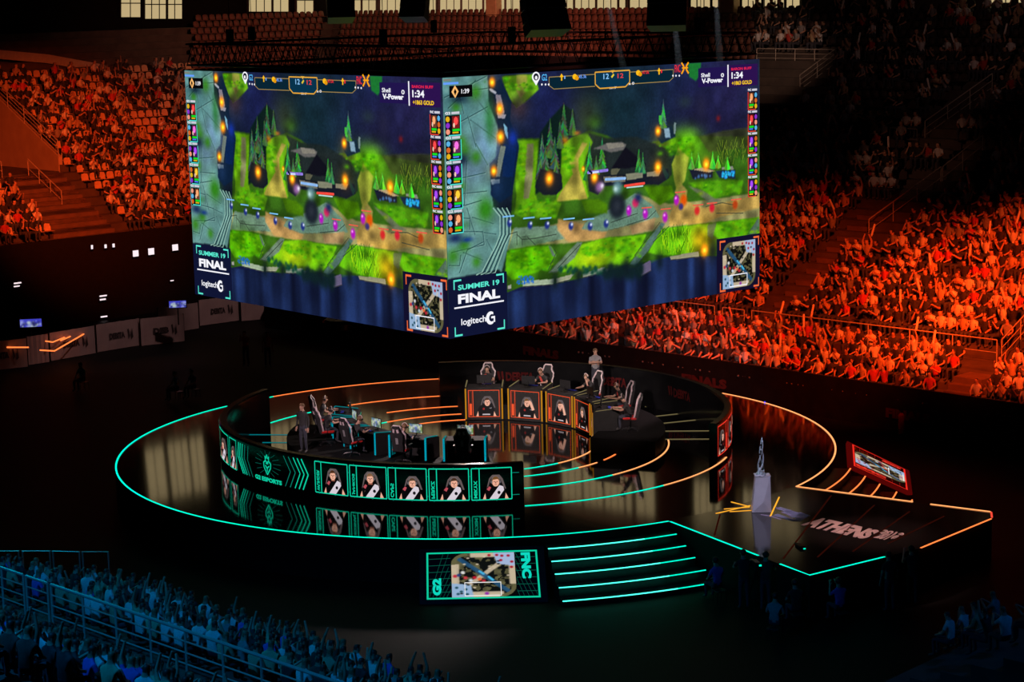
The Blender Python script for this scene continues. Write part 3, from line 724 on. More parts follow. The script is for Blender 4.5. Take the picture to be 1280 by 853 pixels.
# cube body, frame profiles, truss on top and hoists
mb = MB()
q = [SC, SC + SX_R * SL, SC + SX_R * SL + SX_L * SL, SC + SX_L * SL]
q = [(p - SC) * (1 - .0) for p in q]
cen = (q[0] + q[2]) / 2
qi = [cen + (p - cen) * (1 - .10 / SL) for p in q]
qo = [cen + (p - cen) * (1 - 1.6 / SL) for p in q]
for i in range(4):
    j = (i + 1) % 4
    mb.hull([(*qi[i], SZB), (*qi[j], SZB), (*qo[j], SZB), (*qo[i], SZB)], [(*qi[i], SZT), (*qi[j], SZT), (*qo[j], SZT), (*qo[i], SZT)], 'black_matte')
mb.build('screen_body', screen_cube)
tr = MB()
zt0, zt1 = SZT + .18, SZT + .95
for i in range(4):
    j = (i + 1) % 4; A = Vector((*qi[i], 0)); B = Vector((*qi[j], 0)); inn = Vector((*cen, 0))
    for k in range(2):
        sh = (inn - (A + B) / 2).normalized() * (.05 + .7 * k)
        a_, b_ = A + sh, B + sh
        for z in (zt0, zt1): tr.tube([a_ + Vector((0, 0, z)), b_ + Vector((0, 0, z))], .035, 'black_metal', 5)
        N = 20
        for n in range(N):
            p0 = a_.lerp(b_, n / N); p1 = a_.lerp(b_, (n + .5) / N); p2 = a_.lerp(b_, (n + 1) / N)
            tr.tube([p0 + Vector((0, 0, zt0)), p1 + Vector((0, 0, zt1)), p2 + Vector((0, 0, zt0))], .02, 'black_metal', 4, False)
tr.build('truss_ring', screen_cube)
for i in range(4):
    for f in (.2, .8):
        p = qi[i] * (1 - f) + qi[(i + 1) % 4] * f
        hz = MB()
        hz.tube([(p[0], p[1], zt1), (p[0], p[1], 26)], .012, 'black_metal', 4); hz.box((p[0], p[1], zt1 + .3), (.25, .25, .5), 'black_matte')
        hz.build('hoist_chain', screen_cube)
# =================================================================== STAGE
CX, CY, ZT = -1.37, 72.55, 1.4
RO, RD, RC, RB, RA = 12.92, 9.22, 6.97, 5.36, 4.35
def pol(r, az, z=ZT):
    a = radians(az); return (CX + r * sin(a), CY + r * cos(a), z)
def az_of(px, py, z=ZT):
    p = at(px, py, z); return degrees(atan2(p[0] - CX, p[1] - CY)) % 360
def cyl_az(px, py, R=RD):
    """azimuth and height where the near wall of the ring is seen at px, py"""
    d = ray(px, py); o = CAMP
    ax, ay = o[0] - CX, o[1] - CY
    A = d[0] ** 2 + d[1] ** 2; B = 2 * (ax * d[0] + ay * d[1]); C = ax * ax + ay * ay - R * R
    t = (-B - sqrt(max(0, B * B - 4 * A * C))) / (2 * A); p = o + d * t
    return degrees(atan2(p[0] - CX, p[1] - CY)) % 360, p[2]

runway = [at(838, 653), at(1012, 720), at(1148, 686.5), at(1240, 648.5), at(1239, 640.5), at(996, 609)]
# platform: one disc with the runway tongue
mb = MB()
disc = [pol(RO, a) for a in np.arange(0, 360, 3)]
mb.prism([p[:2] for p in disc], .02, ZT, 'stage_gloss', 'stage_side')
stage = struct('stage_platform', mb, 'large round glossy black stage floor ringed by thin teal and orange light lines', 'stage')
mb = MB()
rw = [tuple(p[:2]) for p in runway]
inner = [pol(RO * .985, a)[:2] for a in np.linspace(az_of(996, 609), az_of(838, 653), 14)]
mb.prism(rw + inner[1:-1], .02, ZT + .004, 'runway_gloss', 'stage_side')
struct('runway_platform', mb, 'glossy black runway running from the round stage towards the lower right, ATHENS on its floor', 'runway')

def arc(r, a0, a1, z=ZT + .006, n=None):
    n = n or max(3, int(abs(a1 - a0) / 2))
    return [pol(r, a, z) for a in np.linspace(a0, a1, n)]
def light_line(segs, label, w=.05, h=.012, group='light lines in the stage floor', nm='led_strip'):
    m = MB()
    for pts, mat in segs: m.strip(pts, w, h, mat)
    o = m.build(nm); tag(o, label, 'light strip', group)
    return o
A_ = lambda px, py: az_of(px, py)
a_l0 = A_(283, 508); a_l1 = A_(314, 501.4); a_l2 = A_(341, 496); a_l3 = A_(549.4, 474) ; a_r0 = A_(904.4, 491.5); a_r1 = A_(996, 609); a_f = A_(838, 653)
light_line([(arc(RO - .03, a_f, a_l0), 'led_teal')], 'long teal light line along the left and front rim of the round stage', .06)
light_line([(arc(RO - .03, a_l1, a_l2), 'led_teal'), (arc(RO - .03, a_l2, a_l3), 'led_orange')], 'orange light line on the far rim, highest of the arcs behind the left team')
light_line([(arc(RO - .03, a_r0, a_r1), 'led_orange_pale')], 'orange light line along the right rim of the round stage', .06)
light_line([(arc(RD + .02, A_(656, 632.8), A_(828, 607)), 'led_teal'), (arc(RD + .02, A_(828, 607), A_(909, 572)), 'led_orange_pale')], 'outermost floor arc right of the curved screen, teal turning orange')
light_line([(arc(RD - .02, A_(315.8, 536.8), A_(391, 515.5)), 'led_teal'), (arc(RD - .02, A_(434.6, 507), A_(550.6, 495.5)), 'led_orange')], 'second highest floor arc behind the left team, teal then orange')
light_line([(arc(RC, A_(656, 611.6), A_(766.4, 594.4)), 'led_teal'), (arc(RC, A_(766.4, 594.4), A_(830.4, 550.6)), 'led_orange_pale')], 'third floor arc right of the curved screen, ending in a hook at the far right')
light_line([(arc(RC, A_(482.5, 516), A_(582.5, 508)), 'led_orange')], 'third highest floor arc behind the left team, all orange')
light_line([(arc(RB, A_(656, 596.6), A_(724.6, 585.5)), 'led_teal'), (arc(RB, A_(724.6, 585.5), A_(748, 579)), 'led_orange_pale'), (arc(RB, A_(756.6, 575.7), A_(762.7, 547)), 'led_orange')], 'fourth floor arc, broken, in front of the right team')
light_line([(arc(RB + .1, A_(475.6, 530), A_(483, 528)), 'led_teal'), (arc(RB + .1, A_(483, 528), A_(583, 518.5)), 'led_orange')], 'fourth highest floor arc behind the left team with a short teal tip')
light_line([(arc(RA, A_(656, 587), A_(697.5, 579.6)), 'led_teal'), (arc(RA, A_(697.5, 579.6), A_(744, 560.4)), 'led_orange_pale')], 'innermost floor arc in front of the orange booths')
light_line([(arc(RA, A_(508.7, 533), A_(583.7, 525.6)), 'led_orange')], 'lowest orange floor arc left of the orange booths')
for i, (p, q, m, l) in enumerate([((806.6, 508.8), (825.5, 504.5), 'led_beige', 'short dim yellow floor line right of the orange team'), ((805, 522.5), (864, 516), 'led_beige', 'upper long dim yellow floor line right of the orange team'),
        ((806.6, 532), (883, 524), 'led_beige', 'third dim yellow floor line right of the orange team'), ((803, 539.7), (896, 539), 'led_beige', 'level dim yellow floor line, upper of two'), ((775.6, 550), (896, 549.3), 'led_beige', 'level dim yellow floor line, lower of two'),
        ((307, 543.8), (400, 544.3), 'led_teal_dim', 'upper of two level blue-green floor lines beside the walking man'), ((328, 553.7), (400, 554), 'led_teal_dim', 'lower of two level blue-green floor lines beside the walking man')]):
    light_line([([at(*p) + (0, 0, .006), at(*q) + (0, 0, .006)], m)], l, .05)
# runway rim
R_ = lambda *p: at(*p) + np.array([0, 0, .012])
light_line([([R_(838, 653), R_(948, 695.5)], 'led_teal'), ([R_(975, 706), R_(1012, 720), R_(1106, 697)], 'led_teal')], 'teal light line along the front edges of the runway', .06)
light_line([([R_(1151, 686), R_(1239, 649.5)], 'led_orange'), ([R_(1240, 648), R_(1239, 641)], 'led_red')], 'orange light line on the right end of the runway', .06)
light_line([([R_(996, 609), R_(1141, 628)], 'led_orange_pale'), ([R_(1163, 631), R_(1238, 640.5)], 'led_orange_pale')], 'orange light line along the far edge of the runway', .06)
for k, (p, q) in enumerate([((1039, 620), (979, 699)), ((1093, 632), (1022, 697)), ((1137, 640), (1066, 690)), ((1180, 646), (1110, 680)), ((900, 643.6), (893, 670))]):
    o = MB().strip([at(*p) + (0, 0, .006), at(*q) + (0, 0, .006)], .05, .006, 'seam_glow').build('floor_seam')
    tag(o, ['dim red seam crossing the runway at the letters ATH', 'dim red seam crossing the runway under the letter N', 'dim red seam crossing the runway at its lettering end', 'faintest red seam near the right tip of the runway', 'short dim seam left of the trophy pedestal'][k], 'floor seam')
# golden cross lines at the trophy foot
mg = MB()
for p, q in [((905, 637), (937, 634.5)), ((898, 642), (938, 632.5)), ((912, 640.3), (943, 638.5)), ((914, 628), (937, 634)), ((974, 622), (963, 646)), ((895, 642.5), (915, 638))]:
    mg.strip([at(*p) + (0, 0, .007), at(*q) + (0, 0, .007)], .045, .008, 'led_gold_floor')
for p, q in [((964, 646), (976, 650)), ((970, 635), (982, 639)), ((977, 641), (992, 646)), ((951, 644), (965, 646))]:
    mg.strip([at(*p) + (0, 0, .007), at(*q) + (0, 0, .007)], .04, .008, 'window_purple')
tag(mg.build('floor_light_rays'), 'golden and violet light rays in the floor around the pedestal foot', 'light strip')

# runway lettering
def floor_text(txt, bl, br, tl, mat, name, label, bold=.03, shear=0):
    vs, fs = text2d(txt, bold, shear)
    a, b, c = at(*bl), at(*br), at(*tl)
    m = MB(); m.add([a + (b - a) * u + (c - a) * v + (0, 0, .012) for u, v in vs], fs, mat)
    o = m.build(name); md = o.modifiers.new('depth', 'SOLIDIFY'); md.thickness = .004
    tag(o, label, 'floor lettering')
    return o
floor_text('ATHENS', (1000, 657), (1080, 675), (1022, 646.8), 'floor_letter', 'floor_lettering', 'large pale capital letters reading ATHENS on the runway floor', .06)
floor_text('2019', (1091, 673), (1112, 677.5), (1105, 666), 'floor_letter', 'floor_lettering', 'small pale figures 2019 after the word ATHENS, lower row', .06)
floor_text('2019', (1099, 667), (1126, 672), (1105, 662.5), 'floor_letter', 'floor_lettering', 'small pale figures after the word ATHENS, upper row', .06)
m = MB()
for quad in [[(966, 636), (975, 634.5), (1013, 646), (1004, 645)], [(978, 640), (984, 639), (1008, 647), (990, 648)], [(966, 645), (972, 643), (996, 651), (990, 652)], [(990, 652), (996, 648), (1010, 647), (1000, 652.5)], [(1000, 641), (1013, 645.5), (1008, 647), (996, 645)]]:
    a = [tuple(at(*p) + (0, 0, .008)) for p in quad]; b = [(x, y, z + .005) for x, y, z in a]; m.hull(a, b, 'floor_logo')
tag(m.build('floor_emblem'), 'violet angular league emblem on the floor between pedestal and lettering', 'floor lettering')

# ------------------------------------------------ inner raised player decks
def ring_deck(a0, a1, name, label):
    m = MB(); n = 24
    az = np.linspace(a0, a1, n)
    o = [pol(6.85, a)[:2] for a in az]; i_ = [pol(4.42, a)[:2] for a in az[::-1]]
    vs = [(*p, ZT + .003) for p in o + i_] + [(*p, ZT + .55) for p in o + i_]
    N = 2 * n
    fs = [(i, (i + 1) % N, N + (i + 1) % N, N + i) for i in range(N)]
    fs += [(N + i, N + i + 1, N + N - 2 - i, N + N - 1 - i) for i in range(n - 1)]
    m.add(vs, fs, 'stage_side')
    return struct(name, m, label, 'platform')
ring_deck(-7, 113, 'player_platform', 'low black curved platform under the orange team chairs')
ring_deck(173, 284, 'player_platform', 'low black curved platform under the teal team chairs')

# ------------------------------------------------------ curved LED walls
def wall_arc(a0, a1, name, label):
    root = thing(name, label, 'curved screen', pol(RD, (a0 + a1) / 2, ZT))
    base = Vector(pol(RD, (a0 + a1) / 2, ZT))
    m = MB(); n = int((a1 - a0) / 1.5)
    pr = [(RD, 0), (RD, 1.36), (RD - .04, 1.42), (RD - .26, 1.42), (RD - .30, 1.36), (RD - .30, 0)]
    vs = []
    for a in np.linspace(a0, a1, n):
        for r, z in pr: vs.append(Vector(pol(r, a, ZT + .004 + z)) - base)
    k = len(pr); fs = []
    for i in range(n - 1):
        for j in range(k - 1): fs.append((i * k + j, i * k + j + 1, (i + 1) * k + j + 1, (i + 1) * k + j))
    fs += [tuple(range(k)), tuple((n - 1) * k + j for j in range(k))[::-1]]
    m.add(vs, fs, 'wall_black_gloss'); m.build('wall_shell', root, smooth=False)
    return root, base
AZ0, AZ1 = cyl_az(655, 610)[0], 297.0
wallL, baseL = wall_arc(AZ0, AZ1, 'curved_screen_wall', 'low curved black screen wall with teal framed portraits, front left of the stage')
wallR, baseR = wall_arc(AZ0 + 180, 475.0, 'curved_screen_wall', 'low curved black wall round the far right of the stage with an orange edge')

def wallmap(base, R=RD):
    return lambda u, v, o: tuple(Vector(pol(R + .006 + o, u, ZT + v)) - base)   # u = azimuth, v = height

SK, SK2 = (.92, .68, .58), (.58, .34, .27)
def portrait(a, x0, y0, x1, y1, k, jersey='sash', dirx=1):
    """a player from the chest up in a headset; x may run either way"""
    W = x1 - x0; H = y1 - y0
    X = lambda t: x0 + W * t; Y = lambda t: y0 + H * t
    rs = random.Random(k * 7 + 1)
    cx = .5 + rs.uniform(-.05, .05); hy = .62 + rs.uniform(-.04, .05)
    P = lambda pts, c, l: a.poly([(X(x), Y(y)) for x, y in pts], c, l)
    D = lambda x, y, rx, ry, c, l, n=12: a.disc(X(x), Y(y), abs(W) * rx, H * ry, c, l, n)
    hair = [(.30, .17, .09), (.50, .36, .24), (.34, .25, .18), (.28, .18, .12), (.45, .30, .14)][k % 5]
    # high back of the chair
    P([(cx - .30, .30), (cx - .20, hy + .10), (cx - .10, hy + .22), (cx + .12, hy + .22), (cx + .22, hy + .08), (cx + .32, .34), (cx + .20, .34), (cx, hy + .15), (cx - .2, .34)], (.38, .33, .33), 2)
    P([(cx - .27, .30), (cx - .15, hy + .08), (cx - .06, hy + .16), (cx + .08, hy + .16), (cx + .15, hy + .05), (cx + .27, .33)], (.03, .03, .035), 3)
    # arms, torso
    P([(.10, .0), (.18, .22), (.28, .26), (.26, 0)], SK, 3); P([(.90, .0), (.80, .22), (.70, .26), (.76, 0)], SK, 3)
    P([(.20, .0), (.17, .25), (.24, .42), (.40, .50), (.60, .50), (.76, .42), (.82, .25), (.78, .0)], (.035, .03, .035), 4)
    if jersey == 'sash':
        P([(.30, .0), (.62, .47), (.74, .42), (.76, .30), (.56, .0)], (.84, .80, .84), 5)
        D(.60, .22, .05, .06, (.05, .05, .07), 6, 8)
        P([(.22, .34), (.30, .44), (.36, .40), (.30, .28)], (.72, .30, .34), 5)
    else:
        P([(.34, .05), (.36, .10), (.64, .10), (.66, .05)], (.75, .70, .72), 5)
        D(.40, .30, .045, .05, (.55, .12, .12), 5, 8); P([(.60, .33), (.72, .36), (.70, .30)], (.5, .48, .5), 5)
    # neck and head
    P([(cx - .07, .44), (cx + .07, .44), (cx + .07, hy - .06), (cx - .07, hy - .06)], SK2, 6)
    D(cx, hy, .135, .17, hair, 7, 14)
    D(cx, hy - .035, .108, .145, SK, 8, 14)
    P([(cx - .12, hy + .05), (cx - .08, hy + .15), (cx + .08, hy + .16), (cx + .12, hy + .05), (cx + .05, hy + .075), (cx - .05, hy + .06)], hair, 9)
    D(cx - .045, hy - .01, .020, .017, (.12, .07, .07), 9, 6); D(cx + .045, hy - .01, .020, .017, (.12, .07, .07), 9, 6)
    P([(cx - .012, hy - .01), (cx + .012, hy - .01), (cx + .02, hy - .07), (cx - .02, hy - .07)], SK2, 9)
    P([(cx - .04, hy - .105), (cx + .04, hy - .105), (cx + .03, hy - .12), (cx - .03, hy - .12)], (.42, .16, .15), 9)
    # headset
    D(cx - .13, hy - .02, .032, .055, (.40, .38, .40), 10, 8); D(cx + .13, hy - .02, .032, .055, (.40, .38, .40), 10, 8)
    pts = [(cx + .135 * cos(t), hy + .02 + .175 * sin(t)) for t in np.linspace(.25, pi - .25, 9)]
    for p, q in zip(pts[:-1], pts[1:]): P([p, q, (cx + (q[0] - cx) * .86, hy + (q[1] - hy) * .88), (cx + (p[0] - cx) * .86, hy + (p[1] - hy) * .88)], (.42, .40, .42), 10)
    return cx, hy

TE, TD = (.05, .80, .63), (.03, .50, .42)
art = Art()
def az(px, py=605): return cyl_az(px, py)[0]
zb_, zt_ = .27, 1.30
def wall_poly(px_pts, z_pts, col, l=2):
    art.poly([(az(x), z) for x, z in zip(px_pts, z_pts)], col, l)
def thin(u0, z0, u1, z1, w, col, l=3, n=1):
    """line on the wall; w in metres, u in degrees"""
    asp = radians(1) * RD
    pts = [(u0 + (u1 - u0) * t, z0 + (z1 - z0) * t) for t in np.linspace(0, 1, n + 1)]
    art.line(pts, w, col, l, asp)
names = ['WUNDER', 'JANKOS', 'CAPS', 'PERKZ', 'MIKYX']
fr = [(394.6, 402.2, 434.8), (437.7, 446.2, 483.2), (485.6, 495.0, 533.2), (536.4, 546.0, 586.0), (589.4, 599.2, 639.5)]
for k, (x0, xd, x1) in enumerate(fr):
    u0, ud, u1 = az(x0), az(xd), az(x1)
    n = 6
    thin(u0, zb_, u1, zb_, .035, TE, 3, n); thin(u0, zt_, u1, zt_, .035, TE, 3, n)
    for u in (u0, ud, u1): thin(u, zb_, u, zt_, .03, TE, 3)
    for t in (.12, .62):
        u = u0 + (u1 - u0) * t; thin(u, zt_, u, zt_ + .05, .02, TD, 3); thin(u, zb_, u, zb_ - .05, .02, TD, 3)
    if k < 4:
        un = az(fr[k + 1][0])
        for z in (.40, 1.05): thin(u1, z, un, z, .02, TD, 3)
    art.text(names[k], u0 + (ud - u0) * .72, zb_ + .06, u0 + (ud - u0) * .28, zb_ + .06 + .115 * len(names[k]), TE, 4, .03, rot=90)
    portrait(art, ud, zb_ + .02, u1, zt_ - .06, k)
ue = az(639.5); thin(ue, 1.12, az(649), 1.12, .02, TD, 3, 2); thin(ue, .40, az(649), .40, .02, TD, 3, 2)
# emblem panel: chevrons, rays and the helmet badge
for i, xr in enumerate((386, 381, 376, 370, 364)):
    c = TE if i < 3 else TD
    w = .045 - .006 * i
    thin(az(xr - 8), zt_, az(xr), .80, w, c, 3, 2); thin(az(xr), .80, az(xr - 7), zb_, w, c, 3, 2)
for i, xl in enumerate((297.8, 300, 302.5, 305.5, 309.5)):
    c = TE if i < 3 else TD
    thin(az(xl + 1.5, 570), zt_, az(xl, 570), .82, .055 - .008 * i, c, 3, 2); thin(az(xl, 570), .82, az(xl + 6, 570), zb_, .055 - .008 * i, c, 3, 2)
em_u = az(334.5, 585); asp = 1 / (radians(1) * RD)
for k in range(16):
    t = 2 * pi * k / 16 + .15
    x0, y0, x1_, y1_ = .34 * cos(t), .30 * sin(t), .74 * cos(t), .46 * sin(t)
    thin(em_u - x0 * asp, .88 + y0, em_u - x1_ * asp, max(.42, .88 + y1_), .012, (.02, .35, .30), 2)
def badge(u, z, s, col, l=4):
    """crowned diamond-shaped helmet outline"""
    P = lambda pts, w: [thin(u - p[0] * s * asp, z + p[1] * s, u - q[0] * s * asp, z + q[1] * s, w * s, col, l) for p, q in zip(pts[:-1], pts[1:])]
    P([(0, -1), (-.5, -.35), (-.55, .1), (-.25, .3), (0, .12), (.25, .3), (.55, .1), (.5, -.35), (0, -1)], .12)
    P([(-.25, .3), (-.3, .75), (-.12, .5), (0, .9), (.12, .5), (.3, .75), (.25, .3)], .10)
    P([(-.3, -.15), (0, -.4), (.3, -.15)], .12); P([(-.2, .05), (.2, .05)], .10); P([(0, -.4), (0, -.75)], .1)
badge(em_u, .88, .36, TE)
art.text('G2 ESPORTS', az(319.5, 592), .27, az(352.5, 600), .42, TE, 4, .05)
# far left portraits
for x0, x1, kk in ((287.5, 295.5, 0), (276, 286.0, 1)):
    u0, u1 = az(x0, 560), az(x1, 565)
    thin(u0, zb_, u1, zb_, .03, TE, 3, 4); thin(u0, zt_, u1, zt_, .03, TE, 3, 4)
    for u in (u0, u1): thin(u, zb_, u, zt_, .03, TE, 3)
    portrait(art, u0, zb_ + .02, u1, zt_ - .06, kk + 2)
thin(AZ1 - 30, zt_, az(276, 560), zt_, .02, TD, 3, 6)
link('display_graphics', art.mesh('display_graphics', wallmap(baseL), 'display', .003), wallL)
# outer face of the far wall: the same row of portraits in orange
art, TE0, TD0 = Art(), TE, TD
TE, TD = (.95, .22, .16), (.6, .12, .10)
for k in range(14):
    u0 = AZ0 + 180 + 3 + k * 8.8; u1 = u0 + 7.6; ud = u0 + 1.6
    thin(u0, zb_, u1, zb_, .035, TE, 3, 4); thin(u0, zt_, u1, zt_, .035, TE, 3, 4)
    for u in (u0, ud, u1): thin(u, zb_, u, zt_, .03, TE, 3)
    art.rect(u0 + .4, zb_ + .06, u0 + 1.1, zb_ + .6, TE, 3)
    portrait(art, ud, zb_ + .02, u1, zt_ - .06, k, 'plain')
link('display_graphics', art.mesh('display_graphics', wallmap(baseR), 'display', .003), wallR)
TE, TD = TE0, TD0

# --------------------------------------------------------- player booths
def booth_mesh_parts(team, k, root, W=1.40, H=1.27, D=.95):
    """origin at the front foot centre, front faces -y"""
    edge = 'led_gold' if team else 'led_teal_panel'
    m = MB()
    m.box((0, .04, H / 2 - .02), (W - .07, .08, H - .05), 'black_matte', bev=.01)
    m.build('front_panel', root)
    for s in (-1, 1):
        p = MB()
        x = s * W / 2
        sp = [(0, .0), (.17, .0), (.17, .555), (D, .555), (D, H + .10), (.1, H), (0, H - .05)]
        p.hull([(x - .03, y, z) for y, z in sp], [(x + .03, y, z) for y, z in sp], 'black_matte')
        q = p.build('side_panel', root)
        t = MB()
        if team:
            t.box((x, -.012, H / 2), (.055, .02, H - .08), edge); t.hull([(x - .02, .1, H + .002), (x + .02, .1, H + .002), (x + .02, D, H + .102), (x - .02, D, H + .102)], [(x - .02, .1, H + .018), (x + .02, .1, H + .018), (x + .02, D, H + .118), (x - .02, D, H + .118)], 'led_beige')
        else:
            t.box((x, D + .012, .98), (.065, .02, .78), edge); t.hull([(x - .025, .1, H + .002), (x + .025, .1, H + .002), (x + .025, D, H + .102), (x - .025, D, H + .102)], [(x - .025, .1, H + .02), (x + .025, .1, H + .02), (x + .025, D, H + .12), (x - .025, D, H + .12)], 'led_teal_dim')
            if k in (1, 2):
                for j in range(3): t.box((x - s * .032 - s * .001, D - .12 - j * .1, 1.0), (.008, .02, .7), 'led_teal_dim')
        t.build('edge_light', q)
    d = MB(); d.box((0, .40, 1.245), (W - .10, .74, .04), 'black_matte', bev=.01)
    d.build('desk_top', root)
    # front display with orange frame, name block and portrait
    a = Art(); c = (.95, .33, .16) if team else TE
    w2 = W / 2 - .10; z0, z1 = .12, H - .10
    a.frame(-w2, z0, w2, z1, .022, .022, c, 3); a.rect(-w2 + .17, z0, -w2 + .19, z1, c, 3)
    a.rect(-w2 + .045, z0 + .07, -w2 + .135, z0 + .52, c, 3); a.frame(-w2 + .045, z0 + .54, -w2 + .135, z1 - .05, .010, .010, tuple(v * .6 for v in c), 3)
    cx, hy = portrait(a, -w2 + .20, z0 + .03, w2 - .03, z1 - .06, k + 3, 'plain')
    if team and k in (1, 2):      # a hand raised to the face
        W_ = 2 * w2 - .23; X = lambda t: -w2 + .20 + W_ * t; Y = lambda t: z0 + .03 + (z1 - z0 - .09) * t
        a.poly([(X(cx + .22), Y(.30)), (X(cx + .33), Y(.34)), (X(cx + .20), Y(hy + .05)), (X(cx + .10), Y(hy))], SK, 11); a.disc(X(cx + .13), Y(hy + .02), .06, .075, SK, 12, 9)
    for t in (.2, .35, .55, .7): a.rect(-w2 + .25 + t, z1 - .065, -w2 + .29 + t, z1 - .05, (.35, .30, .25), 4)
    link('display_graphics', a.mesh('display_graphics', lambda x, y, o: (x, -.006 - o, y), 'display', .003), root)
    return root
BO = [3.3, 25.5, 47.2, 68.2, 90.5]
names_o = ['first orange lit player booth from the left, portrait facing front', 'second orange lit player booth from the left, portrait with hand at the face', 'third orange lit player booth from the left, turned to the left', 'fourth orange lit player booth, seen nearly edge on', 'dark player booth at the far right seen from its side']
names_t = ['teal edged player booth in front of the nearest chair back', 'teal edged player booth with tall glowing stripes, second from the right', 'teal edged player booth in front of the man in the middle of the left team', 'teal edged player booth, second from the far end of the left team', 'teal edged player booth at the far end of the left team']
BT = [183.5, 206, 228.5, 249.5, 270.5]
for team, lst, nm in ((1, BO, names_o), (0, BT, names_t)):
    for k, a in enumerate(lst):
        p = pol(4.22 if team else 4.22, a, ZT + .006)
        # local -y must point to the stage centre
        root = thing('player_booth', nm[k], 'booth', p, -radians(a), 'player booths facing the stage centre')
        booth_mesh_parts(team, k, root)

# -------------------------------------------------- stairs at both flanks
radii = [13.55, 14.06, 14.56, 15.13, 15.66]
def rw_clip(r, a_lo, a_hi, edge):
    """azimuth at which a circle of radius r meets a runway edge"""
    (x0, y0), (x1, y1) = edge
    dx, dy = x1 - x0, y1 - y0; fx, fy = x0 - CX, y0 - CY
    A = dx * dx + dy * dy; B = 2 * (fx * dx + fy * dy); C = fx * fx + fy * fy - r * r
    d = sqrt(max(0, B * B - 4 * A * C)); t = [(-B + d) / 2 / A, (-B - d) / 2 / A]
    t = max(t); return degrees(atan2(fx + t * dx, fy + t * dy)) % 360
e_front = (rw[0], rw[1]); e_back = (rw[5], rw[4])
def stairs(edge, a_far, name, label, mats, far_is_greater):
    root = thing(name, label, 'stairs', pol(RO, a_far, 0)); b = Vector(pol(RO, a_far, 0))
    rr = [RO + .01] + radii
    for k in range(1, 6):
        z1 = ZT - .25 * k + .0; r0, r1 = rr[k - 1], rr[k]
        a_in = rw_clip(r1, 0, 0, edge); a_in += .6 if far_is_greater else -.6
        azs = np.linspace(a_far, a_in, 16)
        m = MB(); n = len(azs)
        vs = []
        for a in azs:
            for r, z in ((r0, .01), (r1, .01), (r1, z1), (r0, z1)): vs.append(Vector(pol(r, a, z)) - b)
        fs = [(i * 4 + j, i * 4 + (j + 1) % 4, i * 4 + 4 + (j + 1) % 4, i * 4 + 4 + j) for i in range(n - 1) for j in range(4)]
        fs += [(0, 1, 2, 3), (4 * n - 1, 4 * n - 2, 4 * n - 3, 4 * n - 4)]
        m.add(vs, fs, 'black_plastic'); st = m.build('step', root)
        l = MB(); split = .80 if mats[0] != mats[1] else 1
        pts = [Vector(pol(r1 - .02, a, z1 + .004)) - b for a in azs]; q = max(2, int(len(pts) * split))
        l.strip(pts[:q], .045, .02, mats[0] if (k % 2 or mats[0] == 'led_teal_step') else mats[2])
        if q < len(pts): l.strip(pts[q - 1:], .045, .02, mats[1])
        l.build('nosing_light', st)
stairs(e_front, 170.15, 'stage_stairs', 'curved stairs with bright teal light lines at the front of the stage', ('led_teal_step', 'led_teal', 'led_teal'), True)
stairs(e_back, az_of(1062.7, 586.3, ZT - .25), 'stage_stairs', 'curved stairs with orange light lines behind the runway, next to the red framed screen', ('led_orange', 'led_orange', 'led_orange'), False)

# ------------------------------------------------- sloping floor monitors
def plane_thing(corners, name, label, frame_col, letter_col, top='G2'):
    """corners: top left, top right, bottom left, bottom right of the lit frame"""
    TL, TR, BL, BR = [Vector(p) for p in corners]
    c = (BL + BR) / 2; c.z = 0
    root = thing(name, label, 'screen', c)
    nrm = (TR - TL).cross(BL - TL).normalized()
    if nrm.z < 0: nrm = -nrm
    def f(u, v, o):
        p = (BL * (1 - u) + BR * u) * (1 - v) + (TL * (1 - u) + TR * u) * v + nrm * (o + .012) - c
        return tuple(p)
    m = MB()
    e = .09
    quad = [f(-e * .7, -e, -.01), f(1 + e * .7, -e, -.01), f(1 + e * .7, 1 + e, -.01), f(-e * .7, 1 + e, -.01)]
    back = [(x - nrm.x * .12, y - nrm.y * .12, z - nrm.z * .12) for x, y, z in quad]
    m.hull(quad, back, 'glass_dark' if letter_col[2] > .4 else 'housing_red_glow'); m.build('housing', root)
    s = MB()
    for i in (0, 1):
        p = Vector(quad[3 - i]); 
        s.tube([p - nrm * .1, (p.x * .96, p.y * .96, .04)], .04, 'black_metal', 5)
    s.build('support_leg', root)
    a = Art()
    a.frame(0, 0, 1, 1, .016, .032, frame_col, 3)
    for i in range(1, 7):
        a.line([(.02, i / 7), (.38 if i < 4 else .36, i / 7 + .02)], .010, tuple(v * .45 for v in frame_col), 1); a.line([(.70, i / 7), (.98, i / 7)], .010, tuple(v * .45 for v in frame_col), 1)
    for i in range(6):
        a.line([(.02 + .03 * i, .02), (.15 + .05 * i, .97)], .006, tuple(v * .45 for v in frame_col), 1, 2.2); a.line([(.98 - .04 * i, .04), (.80 - .03 * i, .97)], .006, tuple(v * .45 for v in frame_col), 1, 2.2)
    a.rect(.215, .02, .80, .97, (.01, .02, .02), 2)
    a.text('G2', .052, .08, .130, .44, letter_col, 5, .06, rot=90); a.text('FNC', .85, .40, .935, .95, letter_col, 5, .06, rot=-90)
    a.frame(.335, .05, .66, .34, .006, .016, (.95, .95, .95), 8)
    d = MB(); d.add([f(0, 0, 0), f(1, 0, 0), f(1, 1, 0), f(0, 1, 0)], [(0, 1, 2, 3)], 'glass_dark')
    disp = d.build('display', root)
    link('display_graphics', a.mesh('display_graphics', f, 'display', .002), disp)
    mp = minimap(96, .95, (3, 5, 5), 8)
    link('mini_map', grid_mesh('mini_map', mp.out(), lambda u, v, o: f(.222 + .57 * u, .03 + .93 * v, .012)), disp)
    return root
